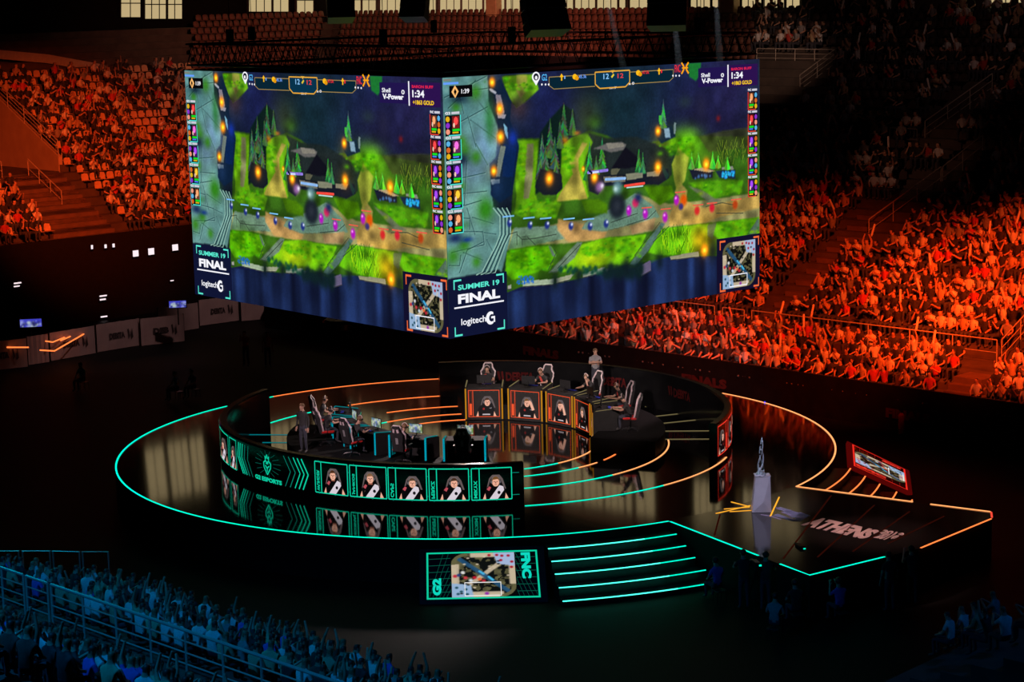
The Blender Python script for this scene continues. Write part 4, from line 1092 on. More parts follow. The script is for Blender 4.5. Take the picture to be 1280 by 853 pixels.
plane_thing([at(533, 692, 1.1), at(671, 688, 1.1), at(533.5, 750.5, .12), at(676, 747.5, .12)], 'floor_screen', 'sloping teal framed floor screen with a map, below the front rim of the stage', TE, (.05, .85, .75))
plane_thing([at(1065, 556, 1.05), at(1067, 583, 1.05), at(1131, 587.5, .12), at(1134.5, 613.5, .12)], 'floor_screen', 'sloping red framed floor screen right of the stage beside the orange lit stairs', (.95, .16, .12), (.9, .2, .15))

# ---------------------------------------------------- pedestal and trophy
pb = at(951, 638.8)
ped = thing('trophy_pedestal', 'faceted pale violet pedestal standing on the runway under the trophy', 'pedestal', pb)
m = MB()
lo = [(-.30, -.26), (.30, -.26), (.32, .22), (-.28, .26)]; hi = [(-.19, -.20), (.27, -.22), (.27, .18), (-.17, .22)]
mid = [(0, -.36, .55), (.34, 0, .5), (0, .32, .55), (-.30, 0, .6)]
H = 1.14
vs = [(x, y, .01) for x, y in lo] + [(x, y, H) for x, y in hi] + [(.05, -.30, .0 + .35)]
fs = [(3, 2, 1, 0), (4, 5, 6, 7), (0, 8, 4), (0, 1, 8), (1, 5, 8), (8, 5, 4), (1, 2, 6), (1, 6, 5), (2, 3, 7), (2, 7, 6), (3, 0, 4), (3, 4, 7)]
m.add(vs, fs, 'pedestal'); m.build('body', ped)
MB().box((.045, 0, H + .012), (.50, .44, .02), 'pedestal', bev=.005).build('top_plate', ped)
tp = Vector(pb) + Vector((.0, 0, H + .024))
tro = thing('trophy', 'tall slender twisted silver trophy on the violet pedestal', 'trophy', tp)
m = MB(); m.prism([(.15 * cos(t), .15 * sin(t)) for t in np.linspace(0, 2 * pi, 8, endpoint=False)], 0, .06, 'trophy_silver')
m.prism([(.11 * cos(t), .11 * sin(t)) for t in np.linspace(0, 2 * pi, 8, endpoint=False)], .06, .12, 'trophy_silver'); m.build('base', tro)
m = MB()
for ph in (0, 2 * pi / 3, 4 * pi / 3):
    pts, rs_ = [], []
    for i in range(22):
        t = i / 21; r = .085 * (1 - .72 * t) + .01; an = ph + t * 4.4
        pts.append((r * cos(an) + .03 * t, r * sin(an), .12 + .98 * t)); rs_.append(.032 * (1 - .65 * t))
    m.tube(pts, rs_, 'trophy_silver', 6)
m.tube([(.03, 0, 1.05), (.035, 0, 1.20)], [.022, .006], 'trophy_silver', 6)
m.build('spire', tro, smooth=True)
m = MB()
for i in range(6):
    t = .1 + i * .15; m.box((-.06 * (1 - t) , -.07, .12 + t), (.05, .04, .045), 'glass_dark' if i % 2 else 'trophy_silver', rz=.6)
m.build('facets', tro)
# ================================================================== PEOPLE
def skin_body(J, E, rad, sub=1):
    """J joints, E edges, rad radii -> evaluated mesh grown over the skeleton"""
    names = list(J); ix = {n: i for i, n in enumerate(names)}
    me = bpy.data.meshes.new('b'); me.from_pydata([J[n] for n in names], [(ix[a], ix[b]) for a, b in E], [])
    o = bpy.data.objects.new('b', me); COL.objects.link(o)
    sk = o.modifiers.new('s', 'SKIN'); sk.use_smooth_shade = True
    for n, i in ix.items():
        r = rad[n]; me.skin_vertices[0].data[i].radius = r if isinstance(r, tuple) else (r, r)
    me.skin_vertices[0].data[0].use_root = True
    if sub:
        sb = o.modifiers.new('u', 'SUBSURF'); sb.levels = sub; sb.render_levels = sub
    bpy.context.view_layer.update()
    out = bpy.data.meshes.new_from_object(o.evaluated_get(bpy.context.evaluated_depsgraph_get()))
    bpy.data.objects.remove(o); bpy.data.meshes.remove(me)
    return out

def seg_d(p, a, b):
    ab = b - a; t = max(0, min(1, (p - a).dot(ab) / (ab.length_squared or 1)))
    return (p - a - ab * t).length

def figure(pose='seated', arms='lap', lean=0.0, head=(0, 0), detail=0, female=False, ztop=None):
    """returns joints, edges, radii. Local frame: feet at z = 0, facing +y"""
    J, R = {}, {}
    if pose == 'seated':
        hp = .50; J['pelvis'] = (0, -.02, hp)
        legs = {'hip': (.09, .03, hp - .02), 'knee': (.12, .44, .50), 'ankle': (.12, .41, .10), 'toe': (.13, .56, .045)}
    elif pose == 'walk':
        hp = .94; J['pelvis'] = (0, 0, hp); legs = None
    else:
        hp = .94; J['pelvis'] = (0, 0, hp)
        legs = {'hip': (.09, 0, hp - .06), 'knee': (.10, .02, .50), 'ankle': (.11, -.02, .09), 'toe': (.13, .13, .04)}
    L = lambda z: lean * z
    J['spine'] = (0, L(.22) - .02, hp + .22); J['chest'] = (0, L(.44) - .01, hp + .42); J['neck'] = (0, L(.60) + .01, hp + .56)
    hx, hy = head
    J['head'] = (hx * .5, L(.72) + .035 + hy * .5, hp + .66); J['crown'] = (hx, L(.80) + .03 + hy, hp + .765)
    R.update(pelvis=(.15, .12), spine=(.125, .10), chest=(.15, .11), neck=.052, head=(.082, .095), crown=(.070, .080))
    E = [('pelvis', 'spine'), ('spine', 'chest'), ('chest', 'neck'), ('neck', 'head'), ('head', 'crown')]
    for s, t in ((-1, 'l'), (1, 'r')):
        if pose == 'walk':
            k = 1 if s > 0 else -1
            lg = {'hip': (.09, .01 * k, .88), 'knee': (.10, .16 * k + .05, .49), 'ankle': (.10, .30 * k - .06, .10 + (.05 if k < 0 else 0)), 'toe': (.11, .30 * k + .09, .04)}
        else: lg = legs
        for n, p in lg.items(): J[n + t] = (s * p[0], p[1], p[2])
        R['hip' + t] = .088; R['knee' + t] = .058; R['ankle' + t] = .042; R['toe' + t] = .036
        E += [('pelvis', 'hip' + t), ('hip' + t, 'knee' + t), ('knee' + t, 'ankle' + t), ('ankle' + t, 'toe' + t)]
        y0, z0 = L(.46), hp + .47
        am = arms if isinstance(arms, str) else arms[0 if s < 0 else 1]
        P = {'lap': ((.25, .06, -.24), (.13, .28, -.34)), 'up': ((.27, .06, .20), (.22, .12, .46)), 'clap': ((.24, .14, -.18), (.06, .34, -.02)),
             'high': ((.22, .02, .24), (.12, .06, .50)), 'chin': ((.17, .22, -.24), (.06, .17, .06)), 'down': ((.24, -.03, -.26), (.25, .04, -.50)),
             'desk': ((.26, .14, -.20), (.17, .40, -.17)), 'cross': ((.25, .08, -.24), (-.08, .20, -.18)), 'point': ((.24, .26, .02), (.20, .52, .10)),
             'phone': ((.21, .16, -.18), (.12, .30, .08)), 'hips': ((.34, -.06, -.22), (.17, .02, -.36))}[am]
        J['sho' + t] = (s * .175, y0, z0 - .03); J['elb' + t] = (s * P[0][0], y0 + P[0][1], z0 + P[0][2]); J['wri' + t] = (s * P[1][0], y0 + P[1][1], z0 + P[1][2])
        w = Vector(J['wri' + t]); d = (w - Vector(J['elb' + t])).normalized()
        J['han' + t] = tuple(w + d * .085)
        R['sho' + t] = .060; R['elb' + t] = .042; R['wri' + t] = .029; R['han' + t] = (.036, .022)
        E += [('chest', 'sho' + t), ('sho' + t, 'elb' + t), ('elb' + t, 'wri' + t), ('wri' + t, 'han' + t)]
        if detail:
            side = d.cross(Vector((0, 0, 1)))
            side = (side.normalized() if side.length > .1 else Vector((1, 0, 0)))
            up = side.cross(d).normalized()
            h = Vector(J['han' + t])
            for i, (off_, ln) in enumerate(((-.030, .055), (-.010, .070), (.010, .074), (.029, .064))):
                a = 'fa%d' % i + t; b = 'fb%d' % i + t
                J[a] = tuple(h + side * off_ + d * (.018 + ln * .5) - up * .006); J[b] = tuple(h + side * off_ * 1.1 + d * (.012 + ln) - up * .028)
                R[a] = .009; R[b] = .008; E += [('han' + t, a), (a, b)]
            a = 'th' + t; b = 'ti' + t; k = s * (1 if side.x > 0 else -1)
            J[a] = tuple(w + d * .04 - side * .040 * k - up * .01); J[b] = tuple(w + d * .085 - side * .055 * k - up * .02)
            R[a] = .011; R[b] = .009; E += [('wri' + t, a), (a, b)]
    if female: R['chest'] = (.135, .11); R['spine'] = (.105, .09)
    return J, E, R

def color_faces(me, J, mats, sleeve='short', detail=0):
    """assign skin / shirt / trousers / shoes / hair by the nearest bone. mats order: skin shirt trousers shoe hair"""
    V = {n: Vector(p) for n, p in J.items()}
    bones = [('pelvis', 'spine', 1), ('spine', 'chest', 1), ('chest', 'neck', 1), ('neck', 'head', 0), ('head', 'crown', 0)]
    for t in 'lr':
        bones += [('pelvis', 'hip' + t, 2), ('hip' + t, 'knee' + t, 2), ('knee' + t, 'ankle' + t, 2), ('ankle' + t, 'toe' + t, 3),
                  ('chest', 'sho' + t, 1), ('sho' + t, 'elb' + t, 1), ('elb' + t, 'wri' + t, 0 if sleeve == 'short' else 1), ('wri' + t, 'han' + t, 0)]
        if detail:
            for i in range(4): bones += [('han' + t, 'fa%d' % i + t, 0), ('fa%d' % i + t, 'fb%d' % i + t, 0)]
            bones += [('wri' + t, 'th' + t, 0), ('th' + t, 'ti' + t, 0)]
    for m in mats: me.materials.append(MATS[m])
    hd, cr = V['head'], V['crown']; ax = (cr - hd).normalized()
    idx = []
    for p in me.polygons:
        c = p.center; best = min(bones, key=lambda b: seg_d(c, V[b[0]], V[b[1]]))
        k = best[2]
        if best[0] == 'head' or (best[0] == 'neck' and (c - hd).dot(ax) > -.02):
            h = (c - hd).dot(ax); f = (c - hd).y
            if h > .09 or (f < .01 and h > -.03) or (f < .045 and h > .055): k = 4
        if best[0].startswith('sho') and sleeve == 'short':
            a, b = V[best[0]], V[best[1]]; t = (c - a).dot(b - a) / (b - a).length_squared
            if t > .62: k = 0
        if best[0] == 'chest' and best[1] == 'neck' and c.z > V['neck'].z - .01: k = 0
        idx.append(k)
    me.polygons.foreach_set('material_index', idx)
    me.polygons.foreach_set('use_smooth', [True] * len(idx))

def person_mesh(shirt, arms='lap', pose='seated', lean=0.0, head=(0, 0), hair='hair_dark', skin='skin', sub=0, detail=0, trousers='trousers', sleeve='short', female=False):
    J, E, R = figure(pose, arms, lean, head, detail, female)
    me = skin_body(J, E, R, sub)
    color_faces(me, J, [skin, shirt, trousers, 'shoe', hair], sleeve, detail)
    return me, J

def add_face(me, J, skin='skin'):
    """nose, ears, eyes, brows and mouth worked into the head of a body mesh"""
    hd = Vector(J['head']); cr = Vector(J['crown']); ax = (cr - hd).normalized()
    bm = bmesh.new(); bm.from_mesh(me)
    eye = len(me.materials); me.materials.append(MATS['hair_dark']); me.materials.append(MATS['shirt_red'])
    c = hd + ax * .035
    fy = max((v.co.y for v in bm.verts if (v.co - c).length < .13), default=hd.y + .09)
    for v in bm.verts:
        d = v.co - c
        if d.length < .14 and d.y > .04:
            if abs(d.x) < .022 and -.045 < d.z < .01: v.co.y += .022
            if .02 < abs(d.x) < .055 and 0 < d.z < .03: v.co.y -= .006
    def lump(p, r, mi, sc=(1, 1, 1)):
        g = bmesh.ops.create_icosphere(bm, subdivisions=1, radius=r)
        for v in g['verts']: v.co = Vector((v.co.x * sc[0], v.co.y * sc[1], v.co.z * sc[2])) + p
        for f in {f for v in g['verts'] for f in v.link_faces}: f.material_index = mi; f.smooth = True
    for s in (-1, 1):
        lump(c + Vector((s * .032, fy - c.y - .008, .015)), .010, eye); lump(c + Vector((s * .034, fy - c.y - .004, .036)), .012, eye, (1.5, .6, .4))
        lump(c + Vector((s * .082, .005, 0)), .022, 0, (.5, .8, 1.3))
    lump(c + Vector((0, fy - c.y + .004, -.018)), .013, 0, (.8, 1.1, 1.5)); lump(c + Vector((0, fy - c.y - .010, -.052)), .016, eye + 1, (1.4, .5, .4))
    bm.to_mesh(me); bm.free()

def hair_child(root, J, mat='hair_brown', long=False):
    hd = Vector(J['head']); cr = Vector(J['crown']); ax = (cr - hd).normalized(); c = hd + ax * .055
    bm = bmesh.new(); bmesh.ops.create_icosphere(bm, subdivisions=3, radius=1)
    rs = random.Random(round(c.y * 1e4))
    for v in list(bm.verts):
        if v.co.y > .25 and v.co.z < .45: bm.verts.remove(v); continue
        if v.co.z < (-.95 if long else -.35): bm.verts.remove(v); continue
        n = 1 + rs.uniform(-.05, .07)
        v.co = Vector((v.co.x * .098 * n, v.co.y * .112 * n - .008, v.co.z * (.105 if v.co.z > 0 else (.2 if long else .09)) * n)) + c
    me = bpy.data.meshes.new('hair'); bm.to_mesh(me); bm.free(); me.materials.append(MATS[mat])
    for p in me.polygons: p.use_smooth = True
    o = link('hair', me, root); md = o.modifiers.new('t', 'SOLIDIFY'); md.thickness = .012
    return o

def headset_child(root, J, mat='chair_white'):
    hd = Vector(J['head']); cr = Vector(J['crown']); c = hd + (cr - hd).normalized() * .04
    m = MB()
    m.tube([c + Vector((.108 * cos(t), 0, .012 + .130 * sin(t))) for t in np.linspace(0, pi, 11)], .012, mat, 6)
    for s in (-1, 1):
        p = c + Vector((s * .100, 0, 0)); m.tube([p, p + Vector((s * .032, 0, 0))], [.042, .034], 'black_plastic', 10)
    m.tube([c + Vector((-.11, .02, -.02)), c + Vector((-.09, .09, -.06)), c + Vector((-.03, .115, -.06))], .005, 'black_plastic', 5)
    return m.build('headset', root, smooth=True)

def person(label, loc, rz, shirt='shirt_black', group=None, hs=False, hair='hair_brown', long=False, trim=None, **kw):
    me, J = person_mesh(shirt, hair=hair, sub=2, detail=1, **kw)
    add_face(me, J)
    root = thing('person', label, 'person', loc, rz, group)
    link('body', me, root); hair_child(root, J, hair, long)
    if hs: headset_child(root, J)
    if trim:
        hp = Vector(J['chest'])
        m = MB(); y = hp.y + .125
        m.hull([(-.11, y - .02, hp.z - .20), (-.03, y - .012, hp.z - .22), (.11, y - .02, hp.z + .06), (.03, y - .01, hp.z + .08)], [(-.11, y - .03, hp.z - .20), (-.03, y - .03, hp.z - .22), (.11, y - .03, hp.z + .06), (.03, y - .03, hp.z + .08)], trim)
        m.build('jersey_print', root)
    return root, J

MESH = {}
ARMS = ['lap', 'lap', 'clap', ('up', 'lap'), 'up', 'phone', ('lap', 'chin'), 'high']
for a_ in set(map(lambda q: q, ARMS)):
    for s_ in (0, 1): MESH[(a_, s_)] = person_mesh('shirt_black', arms=a_, lean=.12, sub=s_)[0]
# ------------------------------------------------------- gaming chairs etc.
def chair_protoparts(root):
    m = MB()
    for k in range(5):
        t = 2 * pi * k / 5 + .3
        m.tube([(0, 0, .11), (.17 * cos(t), .17 * sin(t), .10), (.31 * cos(t), .31 * sin(t), .075)], [.035, .028, .018], 'black_plastic', 6)
        m.tube([(.31 * cos(t) - .018, .31 * sin(t), .03), (.31 * cos(t) + .018, .31 * sin(t), .03)], .03, 'black_plastic', 8)
    m.build('wheel_base', root)
    MB().tube([(0, 0, .11), (0, 0, .28), (0, 0, .40)], [.032, .032, .022], 'black_metal', 8).build('gas_lift', root)
    m = MB(); m.box((0, .02, .455), (.52, .52, .09), 'fabric_black', bev=.035)
    for s in (-1, 1): m.box((s * .235, .02, .49), (.08, .48, .09), 'chair_red', bev=.03)
    m.build('seat', root)
    MB().box((0, .05, .51), (.36, .42, .035), 'chair_red', bev=.015).build('cushion', root)
    # winged backrest outline, built as one shell with pale edging
    prof = [(-.21, .46), (-.235, .62), (-.225, .78), (-.265, .93), (-.275, 1.05), (-.22, 1.12), (-.175, 1.20), (-.165, 1.30), (-.12, 1.36), (.12, 1.36), (.165, 1.30), (.175, 1.20), (.22, 1.12), (.275, 1.05), (.265, .93), (.225, .78), (.235, .62), (.21, .46)]
    yb = lambda z: -.22 - (z - .46) * .20
    fr = [(x * .90, yb(z) + .055, z) for x, z in prof]; bk = [(x * .90, yb(z) - .05, z) for x, z in prof]
    m = MB(); m.hull(fr, bk, 'fabric_black'); back = m.build('backrest', root)
    m = MB(); m.tube([(x, yb(z) + .045 + (.05 if abs(x) > .17 else 0), z) for x, z in prof], .030, 'chair_white', 6); m.build('wing_trim', back)
    m = MB()
    for s in (-1, 1):
        m.hull([(s * .03, yb(1.22) - .054, 1.24), (s * .10, yb(1.22) - .054, 1.26), (s * .12, yb(1.1) - .054, 1.14), (s * .05, yb(1.1) - .054, 1.12)],
               [(s * .03, yb(1.22) - .062, 1.24), (s * .10, yb(1.22) - .062, 1.26), (s * .12, yb(1.1) - .062, 1.14), (s * .05, yb(1.1) - .062, 1.12)], 'chair_white')
    m.hull([(-.05, yb(.9) - .053, .95), (.05, yb(.9) - .053, .95), (.05, yb(.7) - .053, .72), (-.05, yb(.7) - .053, .72)], [(-.05, yb(.9) - .06, .95), (.05, yb(.9) - .06, .95), (.05, yb(.7) - .06, .72), (-.05, yb(.7) - .06, .72)], 'shirt_grey')
    m.build('back_emblem', back)
    for s in (-1, 1):
        m = MB(); m.tube([(s * .27, -.02, .44), (s * .30, -.02, .46), (s * .30, -.02, .66)], .018, 'black_metal', 6); m.box((s * .30, .03, .68), (.07, .26, .03), 'black_plastic', bev=.01)
        m.build('armrest', root)

PZ = ZT + .55
teams = [(1, [4, 27.5, 51.5, 75, 98], 5.62), (0, [183.6, 205.6, 228.5, 250, 271.5], 5.62)]
chair0 = None
lab_chair = {1: ['black gaming chair with pale winged edges behind the leftmost orange booth', 'black gaming chair with pale winged edges behind the second orange booth', 'black gaming chair with pale winged edges behind the third orange booth', 'black gaming chair with pale edges, second from the right end of the stage', 'black gaming chair with red seat at the far right, seen from the side'],
             0: ['black gaming chair seen from behind, rightmost of the near team', 'black gaming chair seen from behind, second from the right of the near team', 'black gaming chair in the middle of the near left team', 'black gaming chair with pale curved edge, second farthest on the left', 'black gaming chair with pale curved edge, farthest on the left']}
lab_p = {1: ['person in black jersey and headset sitting low behind the leftmost orange booth', 'person in black jersey leaning to the desk behind the second orange booth', 'person in black jersey with a hand at the forehead behind the third orange booth', 'person in black jersey and pale headset reaching left, second from the right end', 'person in black jersey and headset with pale forearm on the desk at the far right'],
         0: ['person with blond hair seen from behind over the chair, rightmost of the near team', 'person seen from behind at a lit monitor, second from right of the near team', 'person with brown hair and bare forearm on the desk, middle of the near left team', 'person in jersey with both arms on the desk, second farthest on the left', 'person in jersey and headset sitting upright, farthest on the left']}
pose_o = {1: [dict(arms='desk', lean=.30), dict(arms='desk', lean=.5, head=(-.04, .02)), dict(arms=('chin', 'desk'), lean=.45), dict(arms='desk', lean=.35), dict(arms='desk', lean=.42)],
          0: [dict(arms='desk', lean=.12), dict(arms='desk', lean=.25, head=(.03, .02)), dict(arms='desk', lean=.5), dict(arms='desk', lean=.30), dict(arms='desk', lean=.22)]}
mon0 = kb0 = ms0 = None
for team, azs, r in teams:
    for k, a in enumerate(azs):
        p = pol(r, a, PZ + .002); rz = -radians(a) + pi      # facing the centre
        if chair0 is None:
            chair0 = thing('gaming_chair', lab_chair[team][k], 'chair', p, rz, 'gaming chairs of the players'); chair_protoparts(chair0)
        else: dup(chair0, p, rz, lab_chair[team][k])
        hairs = ['hair_dark', 'hair_brown', 'hair_brown', 'hair_brown', 'hair_dark'] if team else ['hair_brown', 'hair_brown', 'hair_brown', 'hair_dark', 'hair_brown']
        pp = pol(r + .03, a, PZ + .028)
        person(lab_p[team][k], pp, rz, 'shirt_black', 'players seated at the booths', True, hairs[k], trim='shirt_red' if team else 'shirt_white', **pose_o[team][k])
        # monitor, keyboard and mouse on the desk
        bz = ZT + .006 + 1.265 + .002
        ba = (BO if team else BT)[k]
        q = pol(4.50, ba, bz); qrz = -radians(ba) + pi
        if mon0 is None:
            mon0 = thing('monitor', '', 'monitor', q, qrz, 'monitors on the player desks')
            m = MB(); m.box((0, .0, .27), (.56, .035, .33), 'black_plastic', bev=.01); m.build('case', mon0)
            mm_ = minimap(60, 1.0, (30, 40, 60), 5)
            lg = Canvas(64, 36, (90, 120, 90)); rs_ = np.random.RandomState(2)
            for _ in range(60): lg.blob((rs_.rand() * 64, rs_.rand() * 36), 2 + rs_.rand() * 5, [(190, 200, 220), (90, 110, 190), (120, 150, 60), (60, 70, 120), (220, 220, 190)][_ % 5], .8)
            link('display', grid_mesh('display', lg.out(), lambda u, v, o: (.26 - .52 * u, -.0185, .12 + .30 * v)), mon0)
            m = MB(); m.box((0, .06, .01), (.24, .16, .02), 'black_metal', bev=.005); m.tube([(0, .06, .02), (0, .02, .2)], .02, 'black_metal', 6); m.build('stand', mon0)
            mon = mon0
            kb0 = thing('keyboard', '', 'keyboard', q, qrz, 'keyboards on the player desks'); MB().box((0, 0, .012), (.38, .13, .022), 'black_plastic', bev=.004).build('case', kb0)
            m = MB()
            for i in range(12):
                for j in range(4): m.box((-.165 + .03 * i, -.045 + .03 * j, .028), (.024, .024, .010), 'key_blue' if (team and k == 0) else 'black_matte')
            m.build('keys', kb0)
            ms0 = tag(MB().box((0, 0, .016), (.06, .10, .032), 'black_plastic', bev=.014).build('mouse'), '', 'mouse', 'computer mice on the player desks'); 
            kb, ms = kb0, ms0
        else:
            mon = dup(mon0, q, qrz, ''); kb = dup(kb0, q, qrz, ''); ms = dup(ms0, q, qrz, '')
        # the display faces the player (outwards)
        rr = -radians(ba)
        mon.location = pol(4.55, ba, bz); mon.rotation_euler = (0, 0, -radians(ba) + pi)
        c_, s_ = cos(radians(ba)), sin(radians(ba))
        kp = pol(4.84, ba, bz); kb.location = (kp[0] + .08 * c_, kp[1] - .08 * s_, kp[2]); kb.rotation_euler = (0, 0, rr)
        ms.location = (kp[0] - .26 * c_, kp[1] + .26 * s_, kp[2]); ms.rotation_euler = (0, 0, rr)
        where = {1: ['on the leftmost orange booth', 'on the second orange booth', 'on the third orange booth', 'on the fourth orange booth', 'on the booth at the far right'], 0: ['on the nearest teal booth, rightmost of the near team', 'on the booth with tall teal stripes, second from the right', 'on the middle booth of the left team', 'on the second farthest booth of the left team', 'on the farthest booth of the left team']}[team][k]
        mon['label'] = ('back of a black monitor ' if team else 'lit monitor ') + where; kb['label'] = 'black keyboard ' + where; ms['label'] = 'small black mouse ' + where
# ==================================================================== ARENA
N1 = np.array([.7071, .7071]); D1 = np.array([.7071, -.7071]); C1 = 67.0      # far right side, rows run along D1
N2 = np.array([-.68, .7332]); D2 = np.array([-.7332, -.68]); C2 = 88.1        # far left side, rows run along D2
def P1(s, t): return N1 * (C1 + s) + D1 * t
def corner(s): return np.linalg.solve(np.array([N1, N2]), np.array([C1 + s, C2 + s]))
def t_corner1(s): return float(corner(s) @ D1)
def t_corner2(s): return float(corner(s) @ D2)
def P2(s, t): return N2 * (C2 + s) + D2 * t
RISE, ROW = .43, .80
S0 = 4.6                                   # the cross walk behind the low front rows
def z_up(s): return 2.15 + (s - S0 - 1.2) * RISE / ROW
SMAX = 30.4
floor_mb = MB(); floor_mb.add([(-70, -5, 0), (70, -5, 0), (70, 175, 0), (-70, 175, 0)], [(0, 1, 2, 3)], 'arena_floor')
struct('floor', floor_mb, 'dark arena floor around the stage', 'floor')

def on_up(px, py, dz=0.0, left=False):
    """where the ray meets the sloping seating plane (plus dz)"""
    n, c = (N2, C2) if left else (N1, C1); d = ray(px, py)
    k = RISE / ROW
    # z = 2.15 + k (n.p - c - S0 - 1.2) + dz
    A = d[2] - k * (d[:2] @ n); B = 2.15 + k * (-c - S0 - 1.2) + dz - CAMP[2]
    return CAMP + d * (B / A)

rows = []     # (s front, s back, z)
s = .35; z = 1.15
for i in range(4): rows.append((s, s + .85, z + .30 * i)); s += .85
S_W = s; rows.append((s, S0 + 1.2, 2.15)); s = S0 + 1.2
k = 0
while s < SMAX: k += 1; rows.append((s, s + ROW, 2.15 + RISE * k)); s += ROW
ZTOP = rows[-1][2]
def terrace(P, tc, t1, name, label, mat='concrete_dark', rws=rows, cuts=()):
    m = MB(); pz = 0
    for (a, b, z) in rws:
        q = [P(a, tc(a)), P(a, t1), P(b, t1), P(b, tc(b))]
        m.add([(*q[0], z), (*q[1], z), (*q[2], z), (*q[3], z)], [(0, 1, 2, 3)], mat)
        m.add([(*q[0], pz), (*q[1], pz), (*q[1], z), (*q[0], z)], [(0, 1, 2, 3)], mat); pz = z
    return struct(name, m, label, 'stand')
terrace(P1, t_corner1, 36, 'seating_terrace', 'stepped concrete stand of the far right side, lit orange in its lower half')
rows2 = [(r[0], r[1], r[2]) for r in rows if r[0] >= 9.7]
S_L = rows2[0][0]
tl = float(on_up(72, 212, left=True)[:2] @ D2)
S_V = 16.3; z_v = z_up(S_V)
terrace(P2, t_corner2, tl, 'seating_terrace', 'stepped concrete stand at the far left, lit orange', rws=rows2)
terrace(P2, lambda s: tl, 34, 'seating_terrace', 'low stepped part of the left stand below the entrance at the picture edge', rws=[r for r in rows2 if r[0] < S_V - .2])
m = MB(); q = [P2(S_V, tl), P2(S_V, 34), P2(26, 34), P2(26, tl)]; m.prism([tuple(p) for p in q][::-1], 0, z_v, 'concrete_dark'); struct('floor_entrance', m, 'level floor of the stand entrance at the left edge', 'floor')
# front walls
m = MB(); a, b = P1(.35, t_corner1(.35)), P1(.35, 36)
o_ = -N1 * .12
Lw = float(np.linalg.norm(b - a)); m.box((Lw / 2, -.06, .875), (Lw, .12, 1.75), 'banner_dark')
wall_front = struct('wall_right', m.build('wall_right', None, (a[0], a[1], 0), -pi / 4), 'black front wall below the right stand with dim red FINALS lettering', 'wall')
def wall_text(txt, px, py, w, h, mat, P, s, label, zc=None):
    """letters on the vertical front wall line, centred where the ray through px, py meets it"""
    n, c = (N1, C1) if P is P1 else (N2, C2)
    d = ray(px, py); t = (c + s - 0) / (d[:2] @ n); q = CAMP + d * t
    D = D1 if P is P1 else -D2
    vs, fs = text2d(txt, .06); nn = -n
    mb_ = MB(); mb_.add([(q[0] + D[0] * (u - .5) * w + nn[0] * .02, q[1] + D[1] * (u - .5) * w + nn[1] * .02, q[2] + (v - .5) * h) for u, v in vs], fs, mat)
    o = mb_.build('wall_lettering'); md = o.modifiers.new('depth', 'SOLIDIFY'); md.thickness = .01
    tag(o, label, 'lettering'); return o
wall_text('FINALS', 1135, 520, 2.1, .40, 'banner_red_ink', P1, .2, 'dim red word FINALS on the front wall right of the stage')
wall_text('FINALS', 880, 477, 2.5, .42, 'banner_red_ink', P1, .2, 'dim red word FINALS on the front wall behind the right edge of the stage')
wall_text('FINALS', 676, 441, 2.3, .42, 'banner_red_ink', P1, .2, 'dim red word FINALS on the front wall left of the man with crossed arms')
# dim red print on the inner face of the far curved wall
for px, py, lb in ((850, 493, 'right'), (764, 477, 'middle'), (645, 471, 'left')):
    d = ray(px, py); ax, ay = -CX, -CY; R_in = RD - .315
    A = d[0] ** 2 + d[1] ** 2; B = 2 * (ax * d[0] + ay * d[1]); C = ax * ax + ay * ay - R_in ** 2
    t = (-B + sqrt(B * B - 4 * A * C)) / (2 * A); p = CAMP + d * t; az_ = degrees(atan2(p[0] - CX, p[1] - CY)); zc = p[2]
    vs, fs = text2d('DEBITA', .05); m = MB(); W_ = 1.5 / (radians(1) * R_in)
    def g_(u, v): return Vector(pol(R_in - .006, az_ + (u - .5) * W_, zc + (v - .5) * .36)) - baseR
    m.add([g_(.22 + .78 * u, v) for u, v in vs], fs, 'wall_red_ink')
    for q in ([(-.02, 1.1), (.04, 0), (.08, .3), (.05, 1.1)], [(.09, 1.1), (.12, 0), (.17, .3), (.15, 1.1)]): m.add([g_(*k) for k in q], [(0, 1, 2, 3)], 'wall_red_ink')
    m.build('lettering', wallR)

# ------------------------------------------------------------------ railings
def railing(pts, label, mat='rail_metal', h=1.05, bars=2, every=1.6, r=.028, group='stand railings', name='railing', cap=True, rbar=.018):
    """pts: base points of the railing"""
    P = [Vector(p) for p in pts]; base = P[0].copy()
    root = thing(name, label, 'railing', base, 0, group)
    top = [p + Vector((0, 0, h)) - base for p in P]
    MB().tube(top, r, mat, 7).build('top_rail', root)
    m = MB()
    for b in range(bars):
        zz = h * (b + 1) / (bars + 1)
        m.tube([p + Vector((0, 0, zz)) - base for p in P], rbar, mat, 5)
    if bars: m.build('mid_rail', root)
    segs = [(P[i], P[i + 1]) for i in range(len(P) - 1)]
    for i, (a, b) in enumerate(segs):
        n = max(1, int(round((b - a).length / every)))
        for j in range(n + (i == len(segs) - 1)):
            p = a.lerp(b, j / n) - base
            MB().tube([p, p + Vector((0, 0, h))], r * .85, mat, 6).build('post', root)
    return root
w_s = S0 + .05
def walk_pt(px, py, s_, zt):       # a point of vertical plane s = s_ on the right side
    d = ray(px, py); t = (C1 + s_) / (d[:2] @ N1); return CAMP + d * t
def t1_at(px, py, s_): return float(walk_pt(px, py, s_, 0)[:2] @ D1)
def R1(s_, t_, z_): p = P1(s_, t_); return (p[0], p[1], z_)
ta, tb, tc_, td, te = t1_at(745, 360, w_s), t1_at(893, 385, w_s), t1_at(905, 390, w_s), t1_at(932, 395, w_s), t1_at(1246, 440, w_s)
zwk = 2.16
tg = t1_at(1166, 520, .35)
railing([R1(w_s, ta, zwk), R1(w_s, tb, zwk)], 'orange lit railing along the cross walk below the screen', bars=1, every=1.9)
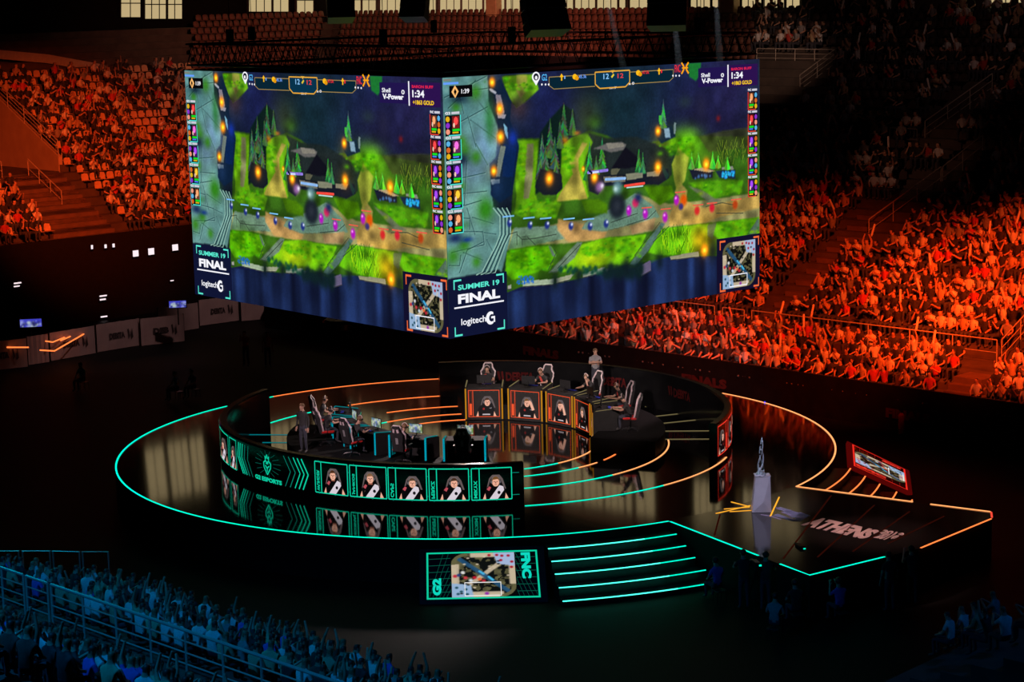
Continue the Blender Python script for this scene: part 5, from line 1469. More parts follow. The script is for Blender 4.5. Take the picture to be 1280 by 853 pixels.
railing([R1(w_s - .1, tc_, zwk), R1(w_s - .1, td, zwk)], 'short barred railing section in the gap of the cross walk', bars=3, every=1.1)
railing([R1(w_s, td + .35, zwk), R1(w_s, te, zwk)], 'long orange lit railing along the cross walk of the right stand', bars=1, every=2.2)
railing([R1(w_s + .2, te + .1, zwk), R1(w_s + 4.5, te + .1, zwk + 2.0)], 'orange lit railing climbing at the right picture edge', bars=2, every=1.4)
# stair aisle and the climbing rail of the right stand
AT = float(on_up(1003, 372)[:2] @ D1); AW = .75
m = MB()
for (a, b, z) in rows:
    if a < S0 + 1 or a > 14: continue
    for h_ in (0, 1):
        sa = a + h_ * (b - a) / 2
        q = [P1(sa, AT - AW), P1(sa, AT + AW), P1(b, AT + AW), P1(b, AT - AW)]
        zz = z - RISE + (h_ + 1) * RISE / 2 + .012 if not h_ else z + .012
        if not h_: q = [P1(a - .4, AT - AW), P1(a - .4, AT + AW), P1(a, AT + AW), P1(a, AT - AW)]; zz = z - RISE / 2
        m.prism([tuple(p) for p in q], z - RISE + .01, zz, 'step_wood')
tag(m.build('aisle_stairs'), 'stair aisle with orange lit wooden steps climbing the right stand', 'stairs')
def slope_rail(p0, p1, label, mat, left=False, **kw):
    a, b = on_up(*p0, left=left), on_up(*p1, left=left)
    railing([a, b], label, mat, **kw)
slope_rail((1086, 302), (1176, 236), 'climbing railing in the middle of the right stand, lower lit stretch', 'rail_metal', bars=1, every=1.7)
slope_rail((1178, 236), (1228, 196), 'climbing railing of the right stand, dark upper stretch', 'rail_metal', bars=1, every=1.7)
slope_rail((1156, 178), (1240, 118), 'dark climbing railing high on the right stand', 'rail_metal', bars=2, every=1.9)
slope_rail((1112, 186), (1146, 188), 'short dark railing at a landing high on the right stand', 'rail_dark', bars=1, every=1.7)
slope_rail((1236, 196), (1270, 200), 'short dark railing at the far right landing of the stand', 'rail_dark', bars=1, every=1.7)

# entrance box (vomitory) of the right stand beside the screen
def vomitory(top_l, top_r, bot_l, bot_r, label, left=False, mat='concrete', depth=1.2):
    n = N2 if left else N1
    c = on_up(*top_l, left=left); cc = float(c[:2] @ n)
    def q(px, py):
        d = ray(px, py); return CAMP + d * (cc / (d[:2] @ n))
    F = [q(*p) for p in (bot_l, bot_r, top_r, top_l)]; nn = np.array([n[0], n[1], 0]) * .25
    m = MB(); m.hull([tuple(f) for f in F], [tuple(f + nn) for f in F], mat)
    struct('wall_entrance', m, label, 'wall'); return F
Fv = vomitory((946, 84), (1043, 86), (946, 166), (958, 158), 'pale concrete side wall of a stand entrance right of the hanging screen')
railing([Fv[3], Fv[2]], 'pale railing on top of the entrance wall right of the hanging screen', 'rail_metal', bars=3, every=1.5)
railing([Fv[2], on_up(1000, 118)], 'sloping railing descending beside the entrance right of the screen', 'rail_metal', bars=3, every=1.5)

# left stand: retaining wall with railing, small railings
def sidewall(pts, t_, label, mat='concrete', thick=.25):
    """vertical wall running up the slope of the left stand in the plane t = t_"""
    D = D2; V = []
    for px, py in pts:
        d = ray(px, py); V.append(CAMP + d * (t_ / (d[:2] @ D)))
    nn = np.array([*D2, 0]) * -thick
    m = MB(); m.hull([tuple(v) for v in V], [tuple(v + nn) for v in V], mat); struct('wall_left', m, label, 'wall'); return V
V = sidewall([(-30, 245), (74, 218), (73, 196), (-30, 96)], tl, 'tall orange lit concrete retaining wall at the left edge')
railing([V[2], V[3]], 'orange lit railing running down the top of the concrete wall at the left edge', bars=3, every=1.9, h=.95, r=.032, rbar=.022)
a = on_up(38, 215, left=True); b = on_up(76, 252, left=True)
def t2_line(pxa, pxb, h=0):   # points on slope plane
    return [on_up(*pxa, left=True), on_up(*pxb, left=True)]
railing(t2_line((36, 222), (78, 262)), 'orange lit handrail in the middle of the entrance stairs at the left', bars=1, every=1.1, r=.032)
railing(t2_line((78, 208), (107, 205)), 'short orange lit railing beside the first seats of the left stand', bars=2, every=1.2, r=.03)
railing(t2_line((-4, 222), (3, 226)), 'piece of orange railing cut by the left picture edge', bars=1, every=1.0)
m = MB()
for (a, b, z) in rows2:
    if b > S_V or a < S_L + .5: continue
    for k in (0, 1):
        q = [P2(a + k * .4 - .4, tl + .3), P2(a + k * .4 - .4, tl + 4.2), P2(a + k * .4, tl + 4.2), P2(a + k * .4, tl + .3)]
        m.prism([tuple(p) for p in q][::-1], z - RISE - .02, z - RISE / 2 + k * RISE / 2 + .01, 'step_wood')
tag(m.build('entrance_stairs'), 'broad orange lit stairs of the entrance at the left edge', 'stairs')
s_r = S_L - .08
z_L = rows2[0][2] + .01
for i, (t0, t1, l) in enumerate([(-2, 6.5, 'long dark railing above the low left wall, part next to the screen'), (6.7, 15, 'long dark railing above the low left wall, middle part'), (15.2, 24, 'long dark railing above the low left wall, part at the picture edge')]):
    a, b = P2(s_r, t0), P2(s_r, t1); railing([(*a, z_L), (*b, z_L)], l, 'rail_dark', bars=2, every=1.9)
a, b = P2(S_L, t_corner2(S_L)), P2(S_L, 34); o2 = -N2 * .2
m = MB(); m.hull([(*a, 0), (*b, 0), (*b, z_L), (*a, z_L)], [(*(a + o2), 0), (*(b + o2), 0), (*(b + o2), z_L), (*(a + o2), z_L)], 'stage_side'); struct('wall_back', m, 'dark grey wall carrying the railing of the left stand', 'wall')

# concourse behind the top row: lit wall with bright openings
def concourse(P, tcf, t1, openings, label, n):
    m = MB(); s_ = SMAX + .9
    a, b = P(s_, tcf(s_)), P(s_, t1); zz = ZTOP
    nn = (N1 if P is P1 else N2) * .3
    m.hull([(*a, 0), (*b, 0), (*b, 22), (*a, 22)], [(*(a + nn), 0), (*(b + nn), 0), (*(b + nn), 22), (*(a + nn), 22)], 'concrete_dark' if P is P1 else 'banner_dark')
    struct('wall_top', m, label, 'wall')
concourse(P1, t_corner1, 36, None, 'dark wall behind the top rows of the right side', 0)
concourse(P2, t_corner2, 30, None, 'dark wall behind the top rows of the left side', 0)
def opening(px0, px1, py0, py1, left, label, bars=True):
    n, c = (N2, C2) if left else (N1, C1)
    def q(px, py, off=.04):
        d = ray(px, py); return Vector(CAMP + d * ((c + SMAX + .9 - off) / (d[:2] @ n)))
    F = [q(px0, py1), q(px1, py1), q(px1, py0), q(px0, py0)]; b = F[0].copy()
    root = thing('lit_window', label, 'window', b, 0, 'lit windows of the upper concourse')
    m = MB(); m.hull([tuple(f - b) for f in F], [tuple(q(*a, .01) - b) for a in ((px0, py1), (px1, py1), (px1, py0), (px0, py0))], 'window_beige'); m.build('pane', root)
    m = MB(); nb = max(2, int(abs(px1 - px0) / 9))
    for i in range(nb + 1):
        x = px0 + (px1 - px0) * i / nb; m.tube([q(x, py1, .12) - b, q(x, py0, .12) - b], .04 if i % 3 else .11, 'black_metal', 4)
    for j in range(4):
        y = py1 + (py0 - py1) * j / 4; m.tube([q(px0, y, .14) - b, q(px1, y, .14) - b], .035, 'black_metal', 4)
    m.build('bars', root)
for a in [(150, 176, -50, 22, True, 'barred bright window at the upper left, left half'), (180, 228, -50, 24, True, 'barred bright window at the upper left with a rail, right half'), (310, 361, -50, 15, True, 'barred bright window above the left part of the screen'),
          (370, 392, -50, 17, True, 'narrow bright window above the left part of the screen')]: opening(*a)
for a in [(398, 470, -55, 18, False, 'bright window strip between the two left hanging speakers'), (474, 545, -55, 17, False, 'bright window strip above the screen corner, left of it'), (549, 650, -55, 16, False, 'long bright window strip above the screen corner'),
          (690, 782, -55, 12, False, 'long bright window strip right of the big hanging speaker'), (786, 812, -55, 11, False, 'short bright window strip left of the rightmost speaker'), (862, 898, -55, 10, False, 'bright window left of the concrete pillar'),
          (926, 1000, -55, 10, False, 'bright window strip right of the concrete pillar'), (1236, 1278, -60, 4, False, 'bright window at the upper right corner')]: opening(*a)
for px, w, l in ((617, 1.0, 'beige pillar above the middle of the screen'), (912, 1.1, 'beige pillar above the right part of the screen')):
    d = ray(px, 0); t = (C1 + SMAX + .2) / (d[:2] @ N1); c = CAMP + d * t
    m = MB(); m.box((0, 0, 11.2), (w, w * .6, 21.5), 'seat_cream', bev=.05); tag(m.build('pillar', None, (c[0], c[1], 0), -pi / 4), l, 'pillar')
# bluish lit parapet edge at the upper left
d = None
pa = []
for px, py in ((-5, 62), (60, 68), (120, 79), (190, 92)):
    dd = ray(px, py); t = (C2 + 26.2) / (dd[:2] @ N2); pa.append(CAMP + dd * t)
m = MB(); m.hull([tuple(p) for p in pa] + [tuple(p - (0, 0, .55)) for p in pa[::-1]], [tuple(p + (-.1, .1, 0)) for p in pa] + [tuple(p + (-.1, .1, -.55)) for p in pa[::-1]], 'rail_metal')
tag(m.build('parapet'), 'pale parapet catching violet light above the left stand', 'parapet')

# ------------------------------------------------------- spectators, seats
def crowd_mesh(arms, shirt, skin_, lean, sub_, hair='hair_dark', tr='trousers'):
    k = (arms, shirt, skin_, lean, sub_, hair, tr)
    if k not in MESH:
        b = MESH[(arms, sub_)].copy(); MESH[k] = b
        for i, n in enumerate((skin_, shirt, tr, 'shoe', hair)): b.materials[i] = MATS[n]
    return MESH[k]
ARM_TXT = {0: 'hands in lap', 1: 'hands in lap', 2: 'clapping', 3: 'one arm raised', 4: 'both arms raised', 5: 'hands held forward', 6: 'chin on hand', 7: 'hands joined overhead'}
SH = [('shirt_black', 'black'), ('shirt_black', 'black'), ('shirt_black', 'black'), ('shirt_grey', 'grey'), ('shirt_white', 'white'), ('shirt_tan', 'tan'), ('shirt_red', 'red'), ('shirt_white', 'white'), ('shirt_black', 'black')]
SHB = SH + [('shirt_blue', 'blue'), ('shirt_green', 'green'), ('shirt_white', 'white')]
HP = [('hair_dark', 'dark'), ('hair_dark', 'dark'), ('hair_brown', 'brown')]
RAILS = [(on_up(1086, 302), on_up(1176, 236)), (on_up(1178, 236), on_up(1228, 196)), (on_up(1156, 178), on_up(1240, 118))]
spect = []
rs = random.Random(21)
SEATZ = -.0
def put(P, D, sgn, s_, t_, z_, zone, row, occ, blue=False):
    if rs.random() > occ: return False
    p = P(s_, t_); n = (-N1 if P is P1 else -N2) if zone != 'near' else None
    x, y = p[0] + rs.uniform(-.05, .05), p[1] + rs.uniform(-.05, .05)
    px, py = proj((x, y, z_ + 1.0))
    if px < -30 or px > 1310 or py < -25 or py > 885: return False
    if zone in ('right', 'left') and 252 < px < 930:       # deep behind the hanging screen
        u = (px - 242) / (561 - 242) if px < 561 else (950 - px) / (950 - 561)
        if 110 < py < 345 + 50 * u: return False
    k = rs.choices(range(8), [24, 22, 14, 9, 3, 12, 13, 3])[0]; a = rs.choice(SHB if blue else SH); h = rs.choice(HP)
    spect.append(dict(x=x, y=y, z=z_, arms=k, shirt=a, hair=h, zone=zone, row=row, t=t_, d=hypot(x, y), rz=rs.uniform(-.35, .35), skin=rs.choice(['skin', 'skin', 'skin_dark'])))
    return True
seats = []
def seat_at(P, s_, t_, z_, zone, empty):
    p = P(s_, t_); px, py = proj((p[0], p[1], z_ + .5))
    if px < -20 or px > 1300 or py < -20 or py > 880: return
    if zone in ('right', 'left') and 252 < px < 930:
        u = (px - 242) / (561 - 242) if px < 561 else (950 - px) / (950 - 561)
        if 105 < py < 345 + 50 * u: return
    seats.append((p[0], p[1], z_, zone, empty, hypot(*p), px, py))
from itertools import count
ri = 0
for ri, (a, b, z) in enumerate(rows):
    if ri == 4: continue
    s_ = a + .45
    t0, t1 = t_corner1(s_) + .4, 35
    t_ = t0
    while t_ < t1:
        t_ += .54
        low = ri < 4
        if not low and s_ < 15 and abs(t_ - AT) < AW + .25: continue
        px, py = proj((*P1(s_, t_), z + .6))
        if low and tg - .35 < t_ < tg + 1.65: continue
        if any(a0[:2] @ N1 - C1 - 1.6 < s_ < b0[:2] @ N1 - C1 + .6 and min(a0[:2] @ D1, b0[:2] @ D1) - .5 < t_ < max(a0[:2] @ D1, b0[:2] @ D1) + .9 for a0, b0 in RAILS): continue
        if not low and te - .35 < t_ < te + .5 and s_ < 10: continue
        if low and px < 640: continue
        if not low:
            if 935 < px < 1050 and 60 < py < 165 and (py - 60) < 100 - (px - 950) * .6: continue
            if px < 940 and py < 110: seat_at(P1, s_ + .12, t_, z, 'top', True); continue
        occ = .95 if s_ < 15 else (.7 if s_ < 20 else .38)
        if not put(P1, D1, 1, s_, t_, z, 'right', ri, occ): seat_at(P1, s_ + .12, t_, z, 'right', True)
for ri, (a, b, z) in enumerate(rows2):
    s_ = a + .45
    t_ = t_corner2(s_) + .3
    while t_ < 27:
        t_ += .56
        if abs(t_ - tl) < .45: continue
        if tl < t_ < tl + 4.3 or (t_ > tl and s_ > S_V - .5): continue
        px, py = proj((*P2(s_, t_), z + .6))
        if px > 245: 
            if py < 110: seat_at(P2, s_ + .12, t_, z, 'top', True)
            continue
        if s_ > 25.4: continue
        blk = (sin(t_ * 1.7 + s_) + sin(s_ * 1.3 + 2) > .55)
        if not put(P2, D2, 1, s_, t_, z, 'left', ri, .25 if blk else .66): seat_at(P2, s_ + .12, t_, z, 'left', True)

# near stand at the lower left: faces away from the camera
NC = 31.2
def P3(s_, t_): return -N1 * (s_ - NC) + D1 * t_
rows3 = []
s = .3; z = 1.05
for i in range(6): rows3.append((s, s + .85, z + .29 * i)); s += .85
zc3 = z + .29 * 6; rows3.append((s, s + 2.2, zc3)); s += 2.2
i = 0
while s < 24: rows3.append((s, s + .8, zc3 + .22 + .43 * i)); s += .8; i += 1
m = MB(); pz = 0
T3A, T3B = -46.8, -30
for (a, b, z) in rows3:
    T3 = T3A + 0.0
    q = [P3(a, T3), P3(a, T3B), P3(b, T3B), P3(b, T3)]
    m.add([(*q[0], z), (*q[1], z), (*q[2], z), (*q[3], z)], [(3, 2, 1, 0)], 'concrete_dark'); m.add([(*q[0], pz), (*q[1], pz), (*q[1], z), (*q[0], z)], [(0, 1, 2, 3)], 'concrete_dark'); pz = z
struct('seating_terrace', m, 'stepped near stand at the lower left corner, lit blue', 'stand')
for ri, (a, b, z) in enumerate(rows3):
    if ri == 6: continue
    t_ = T3A + .3
    while t_ < T3B:
        t_ += .55
        put(P3, D1, 1, a + .42, t_, z, 'near', ri, .80, True)
# few people at the lower right corner
m = MB(); br = [at(1100, 860, .4), at(1300, 765, .4), at(1420, 840, .4), at(1200, 960, .4)]
e1 = (br[1] - br[0]) / np.linalg.norm(br[1] - br[0]); e2 = np.array([e1[1], -e1[0], 0])
for k in range(6):
    q0 = br[0] + e2 * .85 * k; q = [q0, q0 + e1 * 9, q0 + e1 * 9 + e2 * .85, q0 + e2 * .85]
    m.prism([tuple(p[:2]) for p in q][::-1], .02, .5 + .35 * k, 'concrete_dark')
struct('seating_terrace', m, 'dark stepped platform with a few blue lit people at the lower right corner', 'stand')
for k in range(6):
    for j in range(15):
        p = br[0] + e2 * (.85 * k + .4) + e1 * (.4 + .58 * j)
        put(lambda s_, t_: p[:2], D1, 1, 0, 0, .5 + .35 * k, 'corner', k, .42, True)

spect.sort(key=lambda q: q['d'])
def rz_of(q):
    base = {'right': atan2(N1[0], -N1[1]), 'left': atan2(N2[0], -N2[1]), 'near': atan2(-N1[0], N1[1]), 'corner': .75}[q['zone']]
    return base + q['rz']
NIND = 300
zone_txt = {'right': 'right stand', 'left': 'left stand', 'near': 'near left stand', 'corner': 'lower right platform'}
ordn = ['front', 'second', 'third', 'fourth', 'fifth', 'sixth', 'seventh', 'eighth', 'ninth', 'tenth', 'eleventh', 'twelfth', 'thirteenth', 'fourteenth', 'fifteenth', 'sixteenth', 'seventeenth', 'eighteenth', 'nineteenth', 'twentieth']
def ordw(n):
    if n < 20: return ordn[n] if n else 'first'
    tens = {2: 'twenty', 3: 'thirty', 4: 'forty', 5: 'fifty'}[(n + 1) // 10]
    u = (n + 1) % 10
    return (tens.replace('ty', 'tieth') if u == 0 else tens + '-' + (ordn[u - 1] if u > 1 else 'first'))
byrow = {}
for q in spect[:NIND]: byrow.setdefault((q['zone'], q['row']), []).append(q)
for (zn, rw_), lst in byrow.items():
    lst.sort(key=lambda q: proj((q['x'], q['y'], q['z']))[0])
    for i, q in enumerate(lst):
        rt = ordn[rw_] if zn != 'near' or rw_ < 6 else ordn[rw_ - 7] + ' upper'
        q['label'] = 'spectator in %s shirt, %s, %s row, %s, %s from left' % (q['shirt'][1], ARM_TXT[q['arms']], rt, zone_txt[zn], ordw(i))
for q in spect[:NIND]:
    me = crowd_mesh(ARMS[q['arms']], q['shirt'][0], q['skin'], .12, 1, q['hair'][0])
    o = link('person', me, None, (q['x'], q['y'], q['z'] + .006), rz_of(q))
    tag(o, q['label'], 'person', 'seated spectators')

def merge(name, items):
    """items: (mesh, x, y, z, rz) joined into one object"""
    cache = {}; V, LV, LT, MI = [], [], [], []; names = []; off_ = 0
    for me, x, y, z, rz in items:
        if me not in cache:
            v = np.empty(len(me.vertices) * 3, 'f'); me.vertices.foreach_get('co', v)
            l = np.empty(len(me.loops), 'i'); me.loops.foreach_get('vertex_index', l)
            t = np.empty(len(me.polygons), 'i'); me.polygons.foreach_get('loop_total', t)
            mi = np.empty(len(me.polygons), 'i'); me.polygons.foreach_get('material_index', mi)
            mp = []
            for mt in me.materials:
                if mt.name not in names: names.append(mt.name)
                mp.append(names.index(mt.name))
            cache[me] = (v.reshape(-1, 3), l, t, np.array(mp)[mi])
        v, l, t, mi = cache[me]; c_, s_ = cos(rz), sin(rz)
        V.append(np.c_[v[:, 0] * c_ - v[:, 1] * s_ + x, v[:, 0] * s_ + v[:, 1] * c_ + y, v[:, 2] + z]); LV.append(l + off_); LT.append(t); MI.append(mi); off_ += len(v)
    V = np.concatenate(V); LV = np.concatenate(LV); LT = np.concatenate(LT); MI = np.concatenate(MI)
    me = bpy.data.meshes.new(name)
    me.vertices.add(len(V)); me.vertices.foreach_set('co', V.astype('f').ravel())
    me.loops.add(len(LV)); me.loops.foreach_set('vertex_index', LV.astype('i'))
    me.polygons.add(len(LT)); me.polygons.foreach_set('loop_start', np.concatenate([[0], np.cumsum(LT)[:-1]]).astype('i'))
    for n in names: me.materials.append(MATS[n])
    me.polygons.foreach_set('material_index', MI.astype('i')); me.update(calc_edges=True)
    return link(name, me)
rest = [(crowd_mesh(ARMS[q['arms']], q['shirt'][0], q['skin'], .12, 0, q['hair'][0]), q['x'], q['y'], q['z'] + .006, rz_of(q)) for q in spect[NIND:]]
tag(merge('spectators', rest), 'dense crowd of seated spectators filling the far stands, orange lit at the bottom and dark above', 'crowd', kind='stuff')

def seat_mesh(mat):
    m = MB()
    m.hull([(-.22, .20, .43), (.22, .20, .43), (.22, -.18, .40), (-.22, -.18, .40)], [(-.22, .22, .46), (.22, .22, .46), (.22, -.20, .44), (-.22, -.20, .44)], mat)
    pr = [(-.22, .44), (-.23, .62), (-.19, .80), (0, .84), (.19, .80), (.23, .62), (.22, .44)]
    m.hull([(x, -.18 - (z - .44) * .2, z) for x, z in pr], [(x, -.215 - (z - .44) * .2, z) for x, z in pr], mat)
    m.box((0, -.02, .21), (.06, .06, .42), 'black_metal')
    return m.mesh('seat')
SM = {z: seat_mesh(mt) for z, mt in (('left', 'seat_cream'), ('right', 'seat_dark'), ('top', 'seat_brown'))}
seats.sort(key=lambda q: (q[3] != 'left', q[5]))
rz_z = lambda zn, x, y: atan2(N2[0], -N2[1]) if (zn == 'left' or (zn == 'top' and N2 @ (x, y) - C2 > N1 @ (x, y) - C1)) else atan2(N1[0], -N1[1])
ind = seats[:300]
grp = {}
for q in ind: grp.setdefault((q[3], round(q[2], 2)), []).append(q)
for (zn, zz), lst in grp.items():
    lst.sort(key=lambda q: q[6])
    rr_ = min(range(len(rows)), key=lambda i: abs(rows[i][2] - zz))
    for i, q in enumerate(lst):
        o = link('stand_seat', SM[zn], None, (q[0], q[1], q[2] + .004), rz_z(zn, q[0], q[1]))
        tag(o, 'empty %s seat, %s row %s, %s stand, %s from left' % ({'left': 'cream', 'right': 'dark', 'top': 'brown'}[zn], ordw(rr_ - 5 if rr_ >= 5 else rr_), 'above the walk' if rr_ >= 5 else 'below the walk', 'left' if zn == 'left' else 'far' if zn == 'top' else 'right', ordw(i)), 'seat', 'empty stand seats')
if seats[300:]:
    tag(merge('stand_seats', [(SM[q[3]], q[0], q[1], q[2] + .004, rz_z(q[3], q[0], q[1])) for q in seats[300:]]), 'rows of empty reddish brown seats on the highest tiers above the screen', 'seats', kind='stuff')
# cheering sticks raised among the crowd
nst = 0
for q in spect:
    if q['zone'] != 'right' or q['arms'] not in (3, 4, 7) or nst >= 60: continue
    if rs.random() > .5: continue
    a = rs.uniform(-.4, .4); L_ = .6
    r_ = rz_of(q); hx, hy = -.22 * cos(r_) - .15 * sin(r_) * -1, -.22 * sin(r_) - .15 * cos(r_)
    bx = q['x'] + (-.22) * cos(r_) - (.13) * sin(r_); by = q['y'] + (-.22) * sin(r_) + (.13) * cos(r_)
    z0 = q['z'] + 1.44
    m = MB(); m.tube([(0, 0, 0), (sin(a) * .05, 0, .06), (sin(a) * L_, 0, L_ * cos(a) - .04), (sin(a) * L_, 0, L_ * cos(a))], [.02, .05, .05, .02], 'stick_white', 7)
    o = m.build('cheering_stick', None, (bx, by, z0)); nst += 1
    tag(o, 'pale inflated stick held up in %s row of the right stand, %.0f metres right of the screen corner line' % (ordw(q['row']), q['t'] + 60), 'cheering stick', 'cheering sticks')
    o['label'] = 'pale inflated stick raised in the %s row, right stand, %s stick from the nearest' % (ordw(q['row']), ordw(nst - 1) if nst - 1 < 59 else 'last')

# ------------------------------------- railings and barriers of near stand
tb0 = None
def near_rail(p, q, z, label, mat='rail_metal', **kw):
    a, b = at(*p, z + 1.05), at(*q, z + 1.05); a[2] = b[2] = z
    return railing([a, b], label, mat, **kw)
def P3z(s_, t_, z_): p = P3(s_, t_); return (p[0], p[1], z_)
s_rl = rows3[6][0] + .15; z_rl = rows3[6][2]
def t3_at(px, py, s_):
    d = ray(px, py); return float((CAMP + d * ((NC - s_) / (d[:2] @ N1)))[:2] @ D1)
tA, tB, tC = t3_at(30, 737, s_rl), t3_at(60, 742, s_rl), t3_at(330, 857, s_rl)
railing([P3z(s_rl, tA - 3, z_rl), P3z(s_rl, tA, z_rl)], 'blue lit railing piece at the left picture edge', bars=3, every=.9, r=.035, group='near stand railings')
railing([P3z(s_rl, tA + .12, z_rl), P3z(s_rl, tB, z_rl)], 'short blue lit railing section left of the long one', bars=3, every=.9, r=.035, group='near stand railings')
railing([P3z(s_rl, tB + .15, z_rl), P3z(s_rl, tC + 4, z_rl)], 'long bright blue railing running diagonally down through the near crowd', bars=3, every=1.35, r=.04, rbar=.022, group='near stand railings')
def barrier(p, q, label):
    a, b = at(*p, 2.0), at(*q, 2.0); a[2] = b[2] = .0
    h = 2.0; base = Vector(a); root = thing('crowd_barrier', label, 'barrier', base, 0, 'barriers at the end of the near stand')
    A, B = Vector((0, 0, 0)), Vector(b) - base
    m = MB(); m.tube([A + Vector((0, 0, .02)), A + Vector((0, 0, h)), B + Vector((0, 0, h)), B + Vector((0, 0, .02))], .028, 'rail_metal', 6); m.tube([A + Vector((0, 0, 1.15)), B + Vector((0, 0, 1.15))], .02, 'rail_metal', 5); m.build('frame', root)
    m = MB(); n = 6
    for i in range(1, n): 
        p_ = A.lerp(B, i / n); m.tube([p_ + Vector((0, 0, 1.15)), p_ + Vector((0, 0, .1))], .010, 'rail_dark', 4)
    m.build('bars', root)
for p, q, l in (((-14, 689), (23, 689), 'teal lit barrier frame cut by the left picture edge'), ((28, 689), (62, 689), 'second teal lit barrier frame from the left'), ((66, 689), (99, 690), 'third teal lit barrier frame from the left'), ((103, 690), (135, 690), 'rightmost teal lit barrier frame behind two people in white')): barrier(p, q, l)
e_ = rows3[0][0]
railing([P3z(e_ + .12, t3_at(160, 735, e_), rows3[0][2]), P3z(e_ + .12, t3_at(300, 790, e_), rows3[0][2])], 'thin dark blue railing along the front edge of the near stand', 'rail_dark', bars=1, every=1.2, group='near stand railings', h=.7)

# ------------------------------------------------- banners at the far left
def banner(tl_, tr_, bl_, txt, label, zb=0.0):
    a, b = at(*bl_, zb + .02), at(*tr_, 1.1)
    A = at(*bl_, zb + .02); B0 = at(tr_[0], bl_[1] + (tr_[1] - tl_[1]), zb + .02)
    w = Vector(B0) - Vector(A); L = w.length; rz = atan2(w.y, w.x)
    h = 1.42
    root = thing('banner', label, 'banner', A, rz, 'pale banners at the far left')
    m = MB(); n = 14
    fr = [(L * i / n, .02 * sin(i * 1.9), z) for z in (.02, h) for i in range(n + 1)]
    m.add(fr + [(x, y + .02, z) for x, y, z in fr], [(i, i + 1, n + 2 + i, n + 1 + i) for i in range(n)] + [(2 * n + 2 + i, 3 * n + 3 + i, 3 * n + 4 + i, 2 * n + 3 + i) for i in range(n)] + [(n + 1 + i, n + 2 + i, 3 * n + 4 + i, 3 * n + 3 + i) for i in range(n)], 'banner_cloth')
    m.build('cloth', root)
    if txt:
        vs, fs = text2d(txt, .07); m = MB(); w_ = L * .36
        m.add([(L * .28 + w_ * u, -.03, .55 + .32 * v) for u, v in vs], fs, 'banner_ink')
        for p in ([(.70, .95), (.72, .45), (.76, .60), (.73, .98)], [(.77, .90), (.78, .40), (.83, .52), (.81, 1.0), (.79, .7)]): m.add([(L * x, -.03, z) for x, z in p], [tuple(range(len(p)))], 'banner_ink')
        m.build('print', root)
    m = MB()
    for x in (0, L): m.tube([(x, .05, 0), (x, .05, h + .04)], .025, 'black_metal', 5)
    m.build('pole', root)
for a in [((-28, 432), (35, 425), (-28, 466), 'DEBITA', 'pale banner with black DEBITA print cut by the left picture edge'), ((36, 425), (62, 421), (36, 457), None, 'narrow plain banner second from the left edge'), ((64, 419), (120, 409), (64, 452), 'DEBITA', 'banner with orange light streaks and dim DEBITA print'), ((122, 409), (176, 400), (122, 441), 'DEBITA', 'banner with DEBITA print left of the step in the banner line'),
          ((177, 400), (231, 394), (177, 433), 'DEB', 'banner with small print right before the step in the banner line'), ((199, 388), (249, 380), (199, 419), None, 'rear banner partly hidden at the step of the banner line'), ((250, 381), (300, 374), (250, 408), 'DEBITA', 'rear banner with sharp black DEBITA print below the screen'), ((302, 376), (350, 372), (302, 402), None, 'rear rightmost banner fading into the dark below the screen')]: banner(*a)
for i, p in enumerate([((5, 432.5), (32, 432.5)), ((40, 423), (62, 426), (87, 416)), ((46, 436), (64, 437), (106, 413)), ((72, 424), (84, 419))]):
    pts = [Vector(at(x, y, 1.1 + (456 - y) * 0.0)) for x, y in p]
    m = MB(); m.tube([q + Vector((.25, -.45, 0)) for q in pts], .035, 'led_orange', 5); tag(m.build('light_tube'), ['straight orange light streak at the left edge before the banners', 'upper curved orange light streak before the banners', 'lower long curved orange light streak before the banners', 'shortest orange light streak before the banners'][i], 'light strip')

# dark control deck, screens and small lit windows on the left
def left_wall_thing(px, py, w, h, mat, name, label, cat):
    d = ray(px, py); c = CAMP + d * ((C2 + S_L - .35) / (d[:2] @ N2))
    root = thing(name, label, cat, c, atan2(-D2[1], -D2[0]))
    MB().box((0, 0, 0), (w, .05, h), mat).build('face', root); MB().box((0, .05, 0), (w + .12, .06, h + .12), 'black_metal', bev=.01).build('housing', root)
for px, py, w, h, l in [(169.6, 317, .34, .34, 'leftmost of three square white lamps below the dark railing'), (189, 314.5, .36, .36, 'middle one of three square white lamps below the dark railing'), (219, 309.5, .36, .34, 'rightmost of three square white lamps, next to the screen'),
                       (115, 309, .10, .22, 'small slit lamp, left of three'), (132, 308, .12, .2, 'small slit lamp, middle of three'), (142, 307, .12, .2, 'small slit lamp, right of three'),
                       (22, 354, .42, .07, 'thin upper white lamp bar at the far left'), (21, 358, .34, .06, 'thin lower white lamp bar at the far left'), (129, 370, .44, .07, 'upper lamp bar of the stack above the banners'), (128.5, 374.5, .36, .08, 'middle lamp bar of the stack above the banners'), (130, 396, .40, .07, 'lowest lamp bar of the stack above the banners'), (215, 351, .2, .05, 'tiny lamp bar near the screen')]:
    left_wall_thing(px, py, w, h, 'lamp_white', 'wall_lamp', l, 'lamp')
